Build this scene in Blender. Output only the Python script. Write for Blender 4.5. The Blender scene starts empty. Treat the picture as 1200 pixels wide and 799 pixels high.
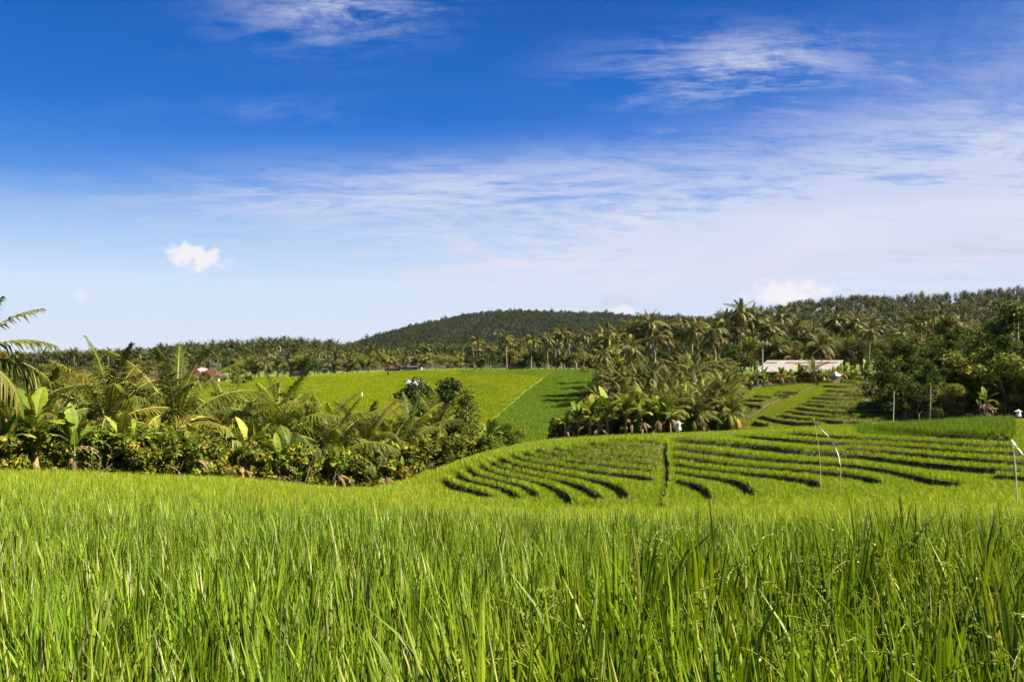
import bpy, math, random
import numpy as np

PI = math.pi
SC = bpy.context.scene
COL = SC.collection
random.seed(7)
RNG = np.random.default_rng(7)

# ------------------------------------------------------------------ camera
F = 900.0            # focal length in photo pixels (photo is 1200 wide)
HZ = 425.0           # eye-level line in the photo
cam_d = bpy.data.cameras.new('camera')
cam = bpy.data.objects.new('camera', cam_d)
COL.objects.link(cam)
cam.location = (0, 0, 0)
cam.rotation_euler = (PI/2, 0, 0)
cam_d.sensor_width = 36
cam_d.lens = 27.0
cam_d.shift_y = (HZ-399.5)/1200
cam_d.clip_start = 0.05
cam_d.clip_end = 20000
SC.camera = cam

# ------------------------------------------------------------------ node helpers
class NT:
    def __init__(s, tree):
        s.t = tree; s.t.nodes.clear()
    def n(s, typ, **kw):
        nd = s.t.nodes.new(typ)
        ins = kw.pop('ins', {})
        for k, v in kw.items(): setattr(nd, k, v)
        for k, v in ins.items(): s.set(nd.inputs[k], v)
        return nd
    def set(s, sock, v):
        if isinstance(v, bpy.types.NodeSocket): s.t.links.new(v, sock)
        else: sock.default_value = v
    def m(s, op, a, b=None, c=None, clamp=False):
        nd = s.t.nodes.new('ShaderNodeMath'); nd.operation = op; nd.use_clamp = clamp
        for i, v in enumerate((a, b, c)):
            if v is not None: s.set(nd.inputs[i], v)
        return nd.outputs[0]
    def mix(s, f, a, b, blend='MIX'):
        nd = s.t.nodes.new('ShaderNodeMix'); nd.data_type = 'RGBA'; nd.blend_type = blend
        nd.clamp_factor = True
        s.set(nd.inputs[0], f); s.set(nd.inputs[6], a); s.set(nd.inputs[7], b)
        return nd.outputs[2]
    def ramp(s, f, stops, interp='LINEAR'):
        nd = s.t.nodes.new('ShaderNodeValToRGB'); nd.color_ramp.interpolation = interp
        el = nd.color_ramp.elements
        while len(el) < len(stops): el.new(0.5)
        for e, (p, c) in zip(el, stops):
            e.position = p; e.color = tuple(c)+(1,) if len(c) == 3 else c
        s.set(nd.inputs[0], f)
        return nd.outputs[0]
    def noise(s, vec, scale, detail=4, rough=0.55, dist=0.0, dim='3D'):
        nd = s.t.nodes.new('ShaderNodeTexNoise'); nd.noise_dimensions = dim
        if vec is not None: s.set(nd.inputs['Vector'], vec)
        nd.inputs['Scale'].default_value = scale; nd.inputs['Detail'].default_value = detail
        nd.inputs['Roughness'].default_value = rough; nd.inputs['Distortion'].default_value = dist
        return nd.outputs['Fac']
    def xyz(s, x, y, z):
        nd = s.t.nodes.new('ShaderNodeCombineXYZ')
        for i, v in enumerate((x, y, z)): s.set(nd.inputs[i], v)
        return nd.outputs[0]
    def smooth(s, v, lo, hi):
        nd = s.t.nodes.new('ShaderNodeMapRange'); nd.interpolation_type = 'SMOOTHSTEP'
        s.set(nd.inputs[0], v); s.set(nd.inputs[1], lo); s.set(nd.inputs[2], hi)
        return nd.outputs[0]

def newmat(name):
    m = bpy.data.materials.new(name); m.use_nodes = True
    return m, NT(m.node_tree)

def mat_leaf(name, stops, trans=0.35, rough=0.45, objvar=0.35, spec=0.35, tcol=(1.15, 1.1, 0.55)):
    """leaf: colour picked by the mesh attribute 'var', brightness varied per object"""
    m, t = newmat(name)
    a = t.n('ShaderNodeAttribute', attribute_name='var')
    c = t.ramp(a.outputs['Fac'], stops)
    oi = t.n('ShaderNodeObjectInfo')
    hv = t.n('ShaderNodeHueSaturation')
    t.set(hv.inputs['Value'], t.m('MULTIPLY_ADD', oi.outputs['Random'], objvar, 1-objvar/2))
    t.set(hv.inputs['Hue'], t.m('MULTIPLY_ADD', oi.outputs['Random'], 0.03, 0.485))
    t.set(hv.inputs['Color'], c)
    b = t.n('ShaderNodeBsdfPrincipled')
    t.set(b.inputs['Base Color'], hv.outputs[0]); b.inputs['Roughness'].default_value = rough
    b.inputs['Specular IOR Level'].default_value = spec
    tr = t.n('ShaderNodeBsdfTranslucent')
    t.set(tr.inputs['Color'], t.mix(1.0, hv.outputs[0], tcol+(1,), 'MULTIPLY'))
    mx = t.n('ShaderNodeMixShader'); mx.inputs[0].default_value = trans
    t.t.links.new(b.outputs[0], mx.inputs[1]); t.t.links.new(tr.outputs[0], mx.inputs[2])
    o = t.n('ShaderNodeOutputMaterial'); t.t.links.new(mx.outputs[0], o.inputs[0])
    return m

def mat_plain(name, c1, c2, scale=6.0, rough=0.8, stretch=(1, 1, 1), bump=0.3, objvar=0.0, detail=5):
    m, t = newmat(name)
    tc = t.n('ShaderNodeTexCoord')
    mp = t.n('ShaderNodeMapping'); mp.inputs['Scale'].default_value = stretch
    t.set(mp.inputs[0], tc.outputs['Object'])
    f = t.noise(mp.outputs[0], scale, detail, 0.6)
    f2 = t.m('MULTIPLY_ADD', f, 2.2, -0.6, clamp=True)
    c = t.mix(f2, tuple(c1)+(1,), tuple(c2)+(1,))
    if objvar:
        oi = t.n('ShaderNodeObjectInfo')
        hv = t.n('ShaderNodeHueSaturation')
        t.set(hv.inputs['Value'], t.m('MULTIPLY_ADD', oi.outputs['Random'], objvar, 1-objvar/2))
        t.set(hv.inputs['Color'], c); c = hv.outputs[0]
    b = t.n('ShaderNodeBsdfPrincipled'); t.set(b.inputs['Base Color'], c)
    b.inputs['Roughness'].default_value = rough
    b.inputs['Specular IOR Level'].default_value = 0.25
    if bump:
        bp = t.n('ShaderNodeBump'); bp.inputs['Strength'].default_value = bump
        bp.inputs['Distance'].default_value = 0.05
        t.set(bp.inputs['Height'], f); t.set(b.inputs['Normal'], bp.outputs[0])
    o = t.n('ShaderNodeOutputMaterial'); t.t.links.new(b.outputs[0], o.inputs[0])
    return m

# ------------------------------------------------------------------ mesh helpers
SHARP = False
class MB:
    """collects quads; build() makes ONE mesh"""
    def __init__(s): s.v = []; s.q = []; s.mi = []; s.var = []; s.n = 0
    def add(s, v, q, mat=0, var=0.5):
        v = np.asarray(v, float).reshape(-1, 3); q = np.asarray(q, int).reshape(-1, 4)
        s.v.append(v); s.q.append(q+s.n); s.mi.append(np.full(len(q), mat, int))
        s.var.append(np.broadcast_to(np.asarray(var, float), (len(v),)).copy()); s.n += len(v)
    def mesh(s, name, mats, smooth=True):
        v = np.concatenate(s.v); q = np.concatenate(s.q)
        me = bpy.data.meshes.new(name)
        me.vertices.add(len(v)); me.vertices.foreach_set('co', v.astype(np.float32).ravel())
        me.loops.add(q.size); me.loops.foreach_set('vertex_index', q.astype(np.int32).ravel())
        me.polygons.add(len(q))
        me.polygons.foreach_set('loop_start', (np.arange(len(q))*4).astype(np.int32))
        me.polygons.foreach_set('loop_total', np.full(len(q), 4, np.int32))
        me.polygons.foreach_set('material_index', np.concatenate(s.mi).astype(np.int32))
        me.polygons.foreach_set('use_smooth', np.full(len(q), smooth))
        at = me.attributes.new('var', 'FLOAT', 'POINT')
        at.data.foreach_set('value', np.concatenate(s.var).astype(np.float32))
        for m in mats: me.materials.append(m)
        me.update(calc_edges=True)
        if SHARP: me.set_sharp_from_angle(angle=0.75)
        return me

def norm(a): return a/np.maximum(np.linalg.norm(a, axis=-1, keepdims=True), 1e-9)

def tube(mb, P, R, sides=6, mat=0, var=0.5, cap=True):
    P = np.asarray(P, float); n = len(P); R = np.broadcast_to(np.asarray(R, float), (n,))
    T = norm(np.gradient(P, axis=0))
    ref = np.array([0.31, 0.95, 0.05]) if abs(T[0][2]) > 0.5 else np.array([0, 0, 1.0])
    A = norm(np.cross(T, ref)); B = np.cross(T, A)
    ang = np.arange(sides)/sides*2*PI
    V = P[:, None]+R[:, None, None]*(np.cos(ang)[None, :, None]*A[:, None]+np.sin(ang)[None, :, None]*B[:, None])
    V = V.reshape(-1, 3)
    i = np.arange(n-1)[:, None]*sides; j = np.arange(sides)[None]; k = (j+1) % sides
    Q = np.stack([i+j, i+k, i+k+sides, i+j+sides], -1).reshape(-1, 4)
    if cap:
        V = np.concatenate([V, P[:1], P[-1:]])
        c0, c1 = n*sides, n*sides+1
        e = (n-1)*sides; ex = []
        for jj in range(0, sides, 2):
            a, b, c = jj, (jj+1) % sides, (jj+2) % sides
            ex.append([c0, c, b, a]); ex.append([c1, e+a, e+b, e+c])
        Q = np.concatenate([Q, np.array(ex)])
    mb.add(V, Q, mat, var)

def box(mb, c, s, mat=0, rz=0.0, var=0.5):
    x, y, z = np.array(s)/2
    v = np.array([[-x, -y, -z], [x, -y, -z], [x, y, -z], [-x, y, -z], [-x, -y, z], [x, -y, z], [x, y, z], [-x, y, z]])
    cz, sz = math.cos(rz), math.sin(rz)
    v = np.stack([v[:, 0]*cz-v[:, 1]*sz, v[:, 0]*sz+v[:, 1]*cz, v[:, 2]], 1)+np.array(c)
    mb.add(v, [[0, 3, 2, 1], [4, 5, 6, 7], [0, 1, 5, 4], [1, 2, 6, 5], [2, 3, 7, 6], [3, 0, 4, 7]], mat, var)

def tag(o, label=None, cat=None, group=None, kind=None):
    if label: o['label'] = label
    if cat: o['category'] = cat
    if group: o['group'] = group
    if kind: o['kind'] = kind
    return o

def link(name, mesh, parent=None):
    o = bpy.data.objects.new(name, mesh); COL.objects.link(o)
    if parent: o.parent = parent
    return o

def empty(name, loc, rz=0.0, s=1.0, lean=(0, 0)):
    o = bpy.data.objects.new(name, None); COL.objects.link(o)
    o.location = tuple(float(a) for a in loc); o.rotation_euler = (lean[0], lean[1], rz); o.scale = (s, s, s)
    o.empty_display_size = 0.2
    return o

# ------------------------------------------------------------------ terrain
def pchip_slopes(x, Y):
    h = np.diff(x); d = np.diff(Y, axis=-1)/h
    m = np.zeros_like(Y)
    w1 = 2*h[1:]+h[:-1]; w2 = h[1:]+2*h[:-1]
    with np.errstate(divide='ignore', invalid='ignore'):
        hm = (w1+w2)/(w1/d[..., :-1]+w2/d[..., 1:])
    m[..., 1:-1] = np.where(d[..., :-1]*d[..., 1:] > 0, hm, 0)
    m[..., 0] = d[..., 0]; m[..., -1] = d[..., -1]
    return np.nan_to_num(m)

def hermite(x, Y, M, xq, k):
    h = x[k+1]-x[k]; t = (xq-x[k])/h
    t2, t3 = t*t, t*t*t
    return (2*t3-3*t2+1), (t3-2*t2+t)*h, (-2*t3+3*t2), (t3-t2)*h

COLS = np.array([-300, 0, 200, 420, 500, 560, 650, 780, 900, 1050, 1190, 1500], float)
TAB = {   # eye-line pixel row of the crop surface at each distance, per column
    3:   [660]*12,
    6:   [600, 600, 600, 600, 600, 601, 602, 603, 604, 605, 606, 608],
    12:  [570, 571, 577, 587, 590, 594, 598, 599, 599, 598, 597, 597],
    20:  [556, 554, 563, 580, 585, 591, 595, 595, 594, 592, 590, 588],
    28:  [548, 545, 556, 574, 583, 590, 593, 590, 588, 584, 577, 572],
    36:  [545, 545, 551, 571, 577, 584, 584, 576, 572, 566, 556, 548],
    44:  [545, 545, 550, 569, 566, 562, 555, 547, 540, 532, 522, 515],
    52:  [540, 538, 548, 566, 548, 531, 515, 509, 507, 499, 487, 482],
    58:  [530, 528, 540, 560, 545, 526, 509, 503, 500, 488, 482, 480],
    66:  [520, 518, 526, 545, 540, 528, 515, 503, 496, 487, 485, 482],
    80:  [505, 502, 508, 530, 532, 530, 522, 505, 471, 466, 470, 470],
    100: [490, 490, 494, 507, 513, 516, 513, 494, 449, 446, 452, 455],
    120: [480, 480, 484, 492, 497, 500, 495, 470, 440, 436, 440, 445],
    150: [468, 468, 472, 477, 476, 476, 474, 450, 433, 430, 432, 435],
    190: [455, 455, 458, 452, 449, 449, 449, 441, 428, 424, 424, 428],
    230: [448, 448, 447, 437, 433, 432, 432, 436, 426, 420, 420, 424],
    300: [440, 440, 437, 434, 431, 430, 430, 431, 424, 416, 415, 420],
    450: [434, 433, 431, 430, 430, 430, 430, 429, 420, 412, 410, 410],
    1200: [428]*8+[426, 423, 422, 422],
    7000: [425.7]*12,
}
_Y = np.array([-8, 0, 1.5]+sorted(TAB))
_S = np.log(_Y+10)
_Z = np.zeros((12, len(_Y)))
_Z[:, 0] = -0.40; _Z[:, 1] = -0.47; _Z[:, 2] = -0.62
for i, y in enumerate(sorted(TAB)):
    _Z[:, i+3] = -(np.array(TAB[y], float)-HZ)/F*y
_M = pchip_slopes(_S, _Z)

def surf(x, y):
    """smooth crop-top surface (metres, eye level = 0)"""
    x = np.atleast_1d(np.asarray(x, float)); y = np.atleast_1d(np.asarray(y, float))
    out = np.empty(len(x))
    for a in range(0, len(x), 200000):
        xs, ys = x[a:a+200000], y[a:a+200000]
        s = np.log(np.clip(ys, -7.9, 6999)+10)
        k = np.clip(np.searchsorted(_S, s)-1, 0, len(_S)-2)
        a0, b0, a1, b1 = hermite(_S, None, None, s, k)
        V = (a0*_Z[:, k]+b0*_M[:, k]+a1*_Z[:, k+1]+b1*_M[:, k+1]).T
        u = np.clip(600+F*xs/np.maximum(ys, 1.5), COLS[0], COLS[-1]-1e-6)
        M = pchip_slopes(COLS, V)
        c = np.clip(np.searchsorted(COLS, u)-1, 0, 10)
        r = np.arange(len(u))
        a0, b0, a1, b1 = hermite(COLS, None, None, u, c)
        out[a:a+200000] = a0*V[r, c]+b0*M[r, c]+a1*V[r, c+1]+b1*M[r, c+1]
    return out

EX = [-.25, -.12, 0, .62, 2.07, 4, 8]; EY = [0.9, 1.6, 2.23, 2.8, 3.25, 3.5, 3.9]
def on_bench(x, y, w=0.12):
    """1 on the higher paddy at the viewer's feet, on the right"""
    a = np.clip((np.interp(x, EX, EY)-y)/w+0.5, 0, 1)
    b = np.clip((x+0.25)/w+0.5, 0, 1)
    return a*b

def unproject(px, py, y0, y1):
    ys = np.linspace(y0, y1, 240)
    z = surf((px-600)/F*ys, ys); p = HZ-z/ys*F
    d = p-py
    k = np.where(d[:-1]*d[1:] <= 0)[0]
    if len(k): k = k[0]; y = ys[k]+(ys[k+1]-ys[k])*d[k]/(d[k]-d[k+1]+1e-12)
    else: y = ys[np.argmin(abs(d))]
    return ((px-600)/F*y, y)

# terrace edges: traced in the photo, laid out on the ground
BOWL = [
    [(519,549),(530,558),(550,565),(568,569),(576,573)],
    [(534,542),(543,552),(563,557),(587,562),(603,568),(611,575)],
    [(548,537),(555,546),(573,552),(597,557),(620,565),(632,573)],
    [(562,533),(573,542),(597,550),(627,557),(653,565),(668,573),(671,582)],
    [(573,531),(583,538),(607,545),(637,552),(667,558),(693,567),(707,576)],
    [(584,527),(593,535),(617,541),(653,547),(687,554),(713,559),(730,567),(735,575)],
    [(598,525),(613,532),(640,537),(680,542),(723,548),(772,553)],
    [(610,523),(627,528),(657,532),(707,538),(772,544)],
    [(624,520),(640,525),(673,528),(723,532),(775,537)],
    [(644,518),(667,523),(707,526),(776,530)],
    [(663,516),(687,519),(723,521),(776,523)],
    [(683,513),(707,516),(740,517),(776,518)],
    [(707,511),(776,512)],
    [(789,556),(800,557),(817,560),(830,567),(835,575)],
    [(787,546),(800,547),(833,551),(860,555),(877,562),(885,572)],
    [(787,537),(800,538),(833,543),(883,547),(933,552),(953,555),(964,563)],
    [(787,528),(800,529),(850,535),(910,541),(987,547),(1017,551),(1037,558)],
    [(787,519),(800,520),(850,525),(917,532),(1000,538),(1050,545),(1100,555),(1133,559)],
    [(787,510),(800,510),(867,514),(933,521),(1000,525),(1067,534),(1133,540),(1215,545)],
    [(975,520),(1033,523),(1100,528),(1150,532),(1215,535)],
    [(853,503),(910,508),(987,513),(1067,517),(1133,522),(1215,524)],
    [(910,500),(1000,507),(1100,512),(1200,517)],
    [(1017,498),(1083,503),(1190,507)],
    [(1160,548),(1215,552)],
    [(782,508),(781,520),(783,535),(784,550),(781,565),(778,575),(776,587)],
]
BACK = [
    [(880,489),(900,494)],
    [(887,482),(905,487),(935,491),(962,492)],
    [(905,480),(930,485),(960,488),(990,490),(1015,490),(1045,489)],
    [(915,476),(942,481),(980,484),(1042,484)],
    [(925,472),(955,477),(992,479),(1037,479)],
    [(932,469),(967,472),(1040,474)],
    [(940,466),(980,469),(1040,469)],
    [(945,462),(985,464),(1040,464.5)],
    [(955,459),(992,460),(1040,460)],
    [(962,454),(1005,455.5),(1037,455.5)],
    [(960,448),(992,450),(1037,450)],
    [(977,444),(1010,445),(1037,445)],
    [(990,440),(1035,440.5)],
    [(867,470),(892,472)], [(871,464),(897,466)], [(880,461),(905,462.5)], [(905,459),(927,460)], [(907,455.5),(937,457)],
]
def densify(pts, k=5):
    p = np.array(pts, float); t = np.arange(len(p))
    tq = np.linspace(0, len(p)-1, (len(p)-1)*k+1)
    M = pchip_slopes(t.astype(float), p.T.copy())
    kk = np.clip(tq.astype(int), 0, len(p)-2)
    a0, b0, a1, b1 = hermite(t.astype(float), None, None, tq, kk)
    return (a0*p[kk].T+b0*M[:, kk]+a1*p[kk+1].T+b1*M[:, kk+1]).T
RISERS = []
for i, c in enumerate(BOWL):
    P = np.array([unproject(a, b, 27, 59) for a, b in densify(c)])
    RISERS.append((P, 0.30 if i == len(BOWL)-1 else (0.42 if (6 <= i <= 12 or i >= 18) else 0.36), 0.5 if (6 <= i <= 12 or i >= 20) else 0.65, i == len(BOWL)-1))
for c in BACK:
    P = np.array([unproject(a, b, 63, 125) for a, b in densify(c)])
    RISERS.append((P, 0.50, 0.6, False))

def risers(x, y):
    """terrace step height, and the bare strip at each step's foot"""
    dz = np.zeros(len(x)); gap = np.zeros(len(x), bool)
    for P, A, w, path in RISERS:
        lo = P.min(0)-2; hi = P.max(0)+2
        idx = np.where((x > lo[0]) & (x < hi[0]) & (y > lo[1]) & (y < hi[1]))[0]
        if not len(idx): continue
        px, py = x[idx], y[idx]
        best = np.full(len(idx), 1e9); sg = np.zeros(len(idx)); tt = np.zeros(len(idx))
        n = len(P)-1
        for k in range(n):
            ax, ay = P[k]; bx, by = P[k+1]-P[k]; L2 = bx*bx+by*by+1e-9
            t = np.clip(((px-ax)*bx+(py-ay)*by)/L2, 0, 1)
            dx, dy = px-ax-t*bx, py-ay-t*by
            d = np.hypot(dx, dy); b = d < best
            best = np.where(b, d, best); sg = np.where(b, np.sign(bx*dy-by*dx), sg); tt = np.where(b, (k+t)/n, tt)
        tap = np.clip(tt/0.1, 0, 1)*np.clip((1-tt)/0.04, 0, 1)
        d = best*sg
        dz[idx] += A*tap*np.tanh(d/0.07)*np.exp(-best/w)
        g = (d > -(0.24 if path else 0.34*tap)) & (d < (0.08 if path else 0.07)) & (tap > 0.3)
        gap[idx] |= g
    return dz, gap

CROP = 0.6
def ground(x, y, detail=True):
    x = np.atleast_1d(np.asarray(x, float)); y = np.atleast_1d(np.asarray(y, float))
    z = surf(x, y)-CROP
    b = on_bench(x, y); near = y < 9
    if near.any(): z = np.where(near, z*(1-b)+b*(-0.57-CROP), z)
    if detail:
        k = np.where((y > 24) & (y < 130))[0]
        if len(k): z[k] += risers(x[k], y[k])[0]
    return z
def G1(x, y): return float(ground(x, y)[0])
# ------------------------------------------------------------------ light and sky
SUN_EL = math.radians(50)
SUN_DIR = np.array([0.985, -0.16, 0.0]); SUN_DIR /= np.linalg.norm(SUN_DIR)
SUN_DIR = np.array([SUN_DIR[0]*math.cos(SUN_EL), SUN_DIR[1]*math.cos(SUN_EL), math.sin(SUN_EL)])
sl = bpy.data.lights.new('sun', 'SUN'); sl.energy = 5.0; sl.angle = math.radians(0.5); sl.color = (1.0, 0.875, 0.65)
so = bpy.data.objects.new('sun', sl); COL.objects.link(so)
from mathutils import Vector
so.rotation_euler = Vector((-SUN_DIR[0], -SUN_DIR[1], -SUN_DIR[2])).to_track_quat('-Z', 'Y').to_euler()
so.location = (30, -20, 40)

W = bpy.data.worlds.new('World'); SC.world = W; W.use_nodes = True
t = NT(W.node_tree)
sky = t.n('ShaderNodeTexSky', sky_type='NISHITA', sun_disc=False)
sky.sun_elevation = SUN_EL
sky.sun_rotation = math.atan2(SUN_DIR[0], SUN_DIR[1])
sky.altitude = 300; sky.air_density = 1.0; sky.dust_density = 0.6; sky.ozone_density = 3.0
SKY_STR = 0.06; EXPO = 2.15
tc = t.n('ShaderNodeTexCoord'); D = tc.outputs['Generated']
sx = t.n('ShaderNodeSeparateXYZ'); t.set(sx.inputs[0], D)
X, Y, Z = sx.outputs
AZ = t.m('MULTIPLY', t.m('ARCTAN2', X, Y), 180/PI)
EL = t.m('MULTIPLY', t.m('ARCSINE', Z), 180/PI)
# deepen the clear sky
nish = t.mix(1.0, sky.outputs[0], (0.10, 0.14, 0.20, 1), 'MULTIPLY')
grad = t.ramp(t.m('DIVIDE', EL, 40.0), [(0.0, (.66, .72, .85)), (0.05, (.67, .76, .90)), (0.14, (.62, .76, .95)), (0.225, (.33, .56, .90)), (0.31, (.065, .275, .77)),
                                        (0.42, (.016, .172, .66)), (0.55, (.005, .128, .54)), (0.66, (.003, .095, .42)), (1.0, (.003, .07, .30))])
skyc = t.mix(0.02, grad, nish)
def azel(px, py):
    g = (px-600)/F
    az = math.atan(g); return math.degrees(az), math.degrees(math.atan((HZ-py)/F*math.cos(az)))
# a flat cloud layer seen in perspective
zz = t.m('ADD', t.m('MAXIMUM', Z, 0.0), 0.10)
P = t.xyz(t.m('DIVIDE', X, zz), t.m('DIVIDE', Y, zz), 0.0)
def stretched(rot, sc, scale, detail, rough, dist, off=0.0):
    mp = t.n('ShaderNodeMapping'); mp.inputs['Rotation'].default_value = (0, 0, rot)
    mp.inputs['Scale'].default_value = sc; mp.inputs['Location'].default_value = (off, off*0.7, 0)
    t.set(mp.inputs[0], P)
    return t.noise(mp.outputs[0], scale, detail, rough, dist)
n1 = stretched(0.5, (0.8, 1.15, 1), 1.4, 14, 0.68, 1.6)
n2 = stretched(0.75, (0.7, 1.9, 1), 2.8, 14, 0.74, 1.2, 3.1)
n3 = stretched(0.1, (1, 1, 1), 0.55, 3, 0.5, 0.3, 7.7)
def blob(px, py, wx, wy, tilt=0.0):
    """soft ellipse on the sky dome; returns 0..1"""
    a, e = azel(px, py); k = 180/PI/F
    da = t.m('SUBTRACT', AZ, a); de = t.m('SUBTRACT', EL, e)
    if tilt:
        de = t.m('SUBTRACT', de, t.m('MULTIPLY', da, tilt))
    qa = t.m('POWER', t.m('ABSOLUTE', t.m('DIVIDE', da, wx*k)), 2.0); qe = t.m('POWER', t.m('ABSOLUTE', t.m('DIVIDE', de, wy*k)), 2.0)
    return t.m('POWER', 2.718, t.m('MULTIPLY', t.m('ADD', qa, qe), -1.0))
# veil of cirrus across the lower right two thirds
veil = t.m('ADD', t.m('MULTIPLY', blob(1060, 236, 400, 66, 0.09), 1.12), t.m('MULTIPLY', blob(520, 225, 300, 36, 0.08), 0.72))
veil = t.m('ADD', veil, t.m('MULTIPLY', blob(860, 300, 460, 50), 0.85))
veil = t.m('ADD', veil, t.m('MULTIPLY', blob(1130, 110, 260, 80, 0.3), 0.22))
fib = t.m('MULTIPLY_ADD', n1, 0.62, t.m('MULTIPLY', n2, 0.55))
n5 = stretched(0.55, (0.7, 2.2, 1), 5.5, 12, 0.72, 1.0, 9.0)
fib = t.smooth(t.m('MULTIPLY_ADD', n5, 0.34, t.m('MULTIPLY', fib, 0.86)), 0.51, 0.77)
va = t.m('MULTIPLY', veil, t.m('MULTIPLY_ADD', fib, 0.78, 0.30), clamp=True)
va = t.m('MULTIPLY', va, t.m('MULTIPLY_ADD', t.smooth(n3, 0.3, 0.65), 0.35, 0.75), clamp=True)
# wisps
w = t.m('ADD', blob(862, 82, 135, 34, -0.03), blob(415, 8, 110, 36, 0.16))
w = t.m('ADD', w, t.m('MULTIPLY', blob(1185, 165, 62, 7, 0.12), 1.1))
w = t.m('ADD', w, t.m('MULTIPLY', blob(1130, 70, 95, 22, 0.3), 0.6))
w = t.m('ADD', w, t.m('MULTIPLY', blob(780, 157, 40, 8), 0.45))
w = t.m('ADD', w, t.m('MULTIPLY', blob(925, 138, 60, 12), 0.4))
w = t.m('ADD', w, t.m('MULTIPLY', blob(470, 218, 150, 22, 0.05), 0.9))
w = t.m('ADD', w, t.m('MULTIPLY', blob(340, 130, 130, 16, 0.1), 0.18))
n4 = stretched(0.6, (0.8, 1.9, 1), 7.0, 10, 0.7, 0.8, 5.0)
wn = t.smooth(t.m('ADD', t.m('MULTIPLY_ADD', n2, 0.45, t.m('MULTIPLY', n1, 0.4)), t.m('MULTIPLY', n4, 0.30)), 0.50, 0.70)
wa = t.m('MULTIPLY', w, wn, clamp=True)
al = t.m('MAXIMUM', va, t.m('MULTIPLY', wa, 0.80))
c1 = t.mix(al, skyc, (0.72, 0.75, 0.90, 1))
# grey lavender flat banks low on the right
dn = stretched(0.0, (0.5, 2.2, 1), 1.7, 6, 0.6, 0.4, 11.0)
gb = t.m('MULTIPLY', t.m('ADD', blob(1140, 305, 190, 26, 0.04), t.m('MULTIPLY', blob(720, 360, 90, 12), 0.5)), t.smooth(dn, 0.36, 0.62), clamp=True)
c2 = t.mix(t.m('MULTIPLY', gb, 0.42), c1, (0.50, 0.54, 0.68, 1))
# small cumulus puffs: noise-edged, pinkish and bluish white mixed by noise
dn2 = t.n('ShaderNodeTexNoise'); t.set(dn2.inputs['Vector'], D); dn2.inputs['Scale'].default_value = 85; dn2.inputs['Detail'].default_value = 8
dn3 = t.noise(D, 40, 4, 0.5)
def puff(px, py, wx, wy, lo, hi, amt):
    e = t.m('ADD', blob(px, py, wx, wy), t.m('MULTIPLY_ADD', dn2.outputs['Fac'], 1.3, -0.65))
    e = t.m('ADD', e, t.m('MULTIPLY_ADD', dn3, 0.9, -0.45))
    e = t.m('MULTIPLY', t.smooth(e, lo, hi), t.smooth(blob(px, py, wx*1.3, wy*1.3), 0.05, 0.3))
    return t.m('MULTIPLY', e, amt, clamp=True)
p1 = puff(230, 300, 38, 16, 0.36, 0.85, 0.85)
p2 = puff(925, 342, 48, 18, 0.30, 1.0, 0.8)
p3 = puff(728, 364, 20, 9, 0.45, 0.9, 0.6)
p4 = puff(96, 345, 16, 8, 0.45, 1.0, 0.3)
p5 = puff(725, 352, 36, 12, 0.40, 1.0, 0.35)
pp = t.m('MAXIMUM', t.m('MAXIMUM', p1, p2), t.m('MAXIMUM', p3, p4))
c3 = t.mix(p5, c2, (0.60, 0.60, 0.72, 1))
c3 = t.mix(pp, c3, t.mix(dn3, (0.98, 0.88, 0.84, 1), (0.92, 0.93, 1.0, 1)))
bg = t.n('ShaderNodeBackground'); bg.inputs['Strength'].default_value = SKY_STR
t.set(bg.inputs['Color'], t.mix(1.0, c3, (1/SKY_STR/2**EXPO,)*3+(1,), 'MULTIPLY'))
wo = t.n('ShaderNodeOutputWorld'); t.t.links.new(bg.outputs[0], wo.inputs[0])

vs = SC.view_settings
vs.view_transform = 'Standard'; vs.look = 'None'; vs.gamma = 1.0; vs.exposure = EXPO
try: vs.use_curve_mapping = False
except Exception: pass
SC.render.engine = 'CYCLES'
cy = SC.cycles
cy.max_bounces = 6; cy.diffuse_bounces = 2; cy.glossy_bounces = 1; cy.transmission_bounces = 3; cy.transparent_max_bounces = 4
cy.caustics_reflective = False; cy.caustics_refractive = False
cy.sample_clamp_indirect = 4.0
try: cy.use_denoising = True
except Exception: pass

# ------------------------------------------------------------------ ground sheet
yr = np.concatenate([np.linspace(-8, 0, 20), np.arange(0.25, 8, 0.14), np.linspace(8, 28, 90)[1:], np.arange(28.1, 60, 0.10),
                     np.arange(60, 66, 0.4), np.arange(66, 118, 0.16), np.exp(np.linspace(math.log(118.5), math.log(7000), 150))])
ur = np.concatenate([np.linspace(-3.2, -0.66, 40), np.arange(-0.65, 0.06, 0.006)[:-1], np.arange(-0.1+0.16, 0.64, 0.0021), np.linspace(0.645, 3.2, 40)])
ur = np.unique(np.round(np.concatenate([ur, np.arange(-0.12, 0.06, 0.0021)]), 5))
UU, YY = np.meshgrid(ur, yr); XX = UU*(YY+10)
zz_ = ground(XX.ravel(), YY.ravel())
nr, nc = UU.shape
V = np.stack([XX.ravel(), YY.ravel(), zz_], 1)
i = np.arange(nr-1)[:, None]*nc; j = np.arange(nc-1)[None]
Q = np.stack([i+j, i+j+1, i+j+1+nc, i+j+nc], -1).reshape(-1, 4)
m_ground, t = newmat('paddy_soil')
tc = t.n('ShaderNodeTexCoord'); ob = tc.outputs['Object']
f1 = t.noise(ob, 0.35, 6, 0.65); f2 = t.noise(ob, 5.0, 5, 0.7)
soil = t.mix(f2, (0.028, 0.021, 0.013, 1), (0.075, 0.055, 0.030, 1))
weed = t.mix(f2, (0.035, 0.07, 0.010, 1), (0.12, 0.16, 0.025, 1))
at = t.n('ShaderNodeAttribute', attribute_name='var')
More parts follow.
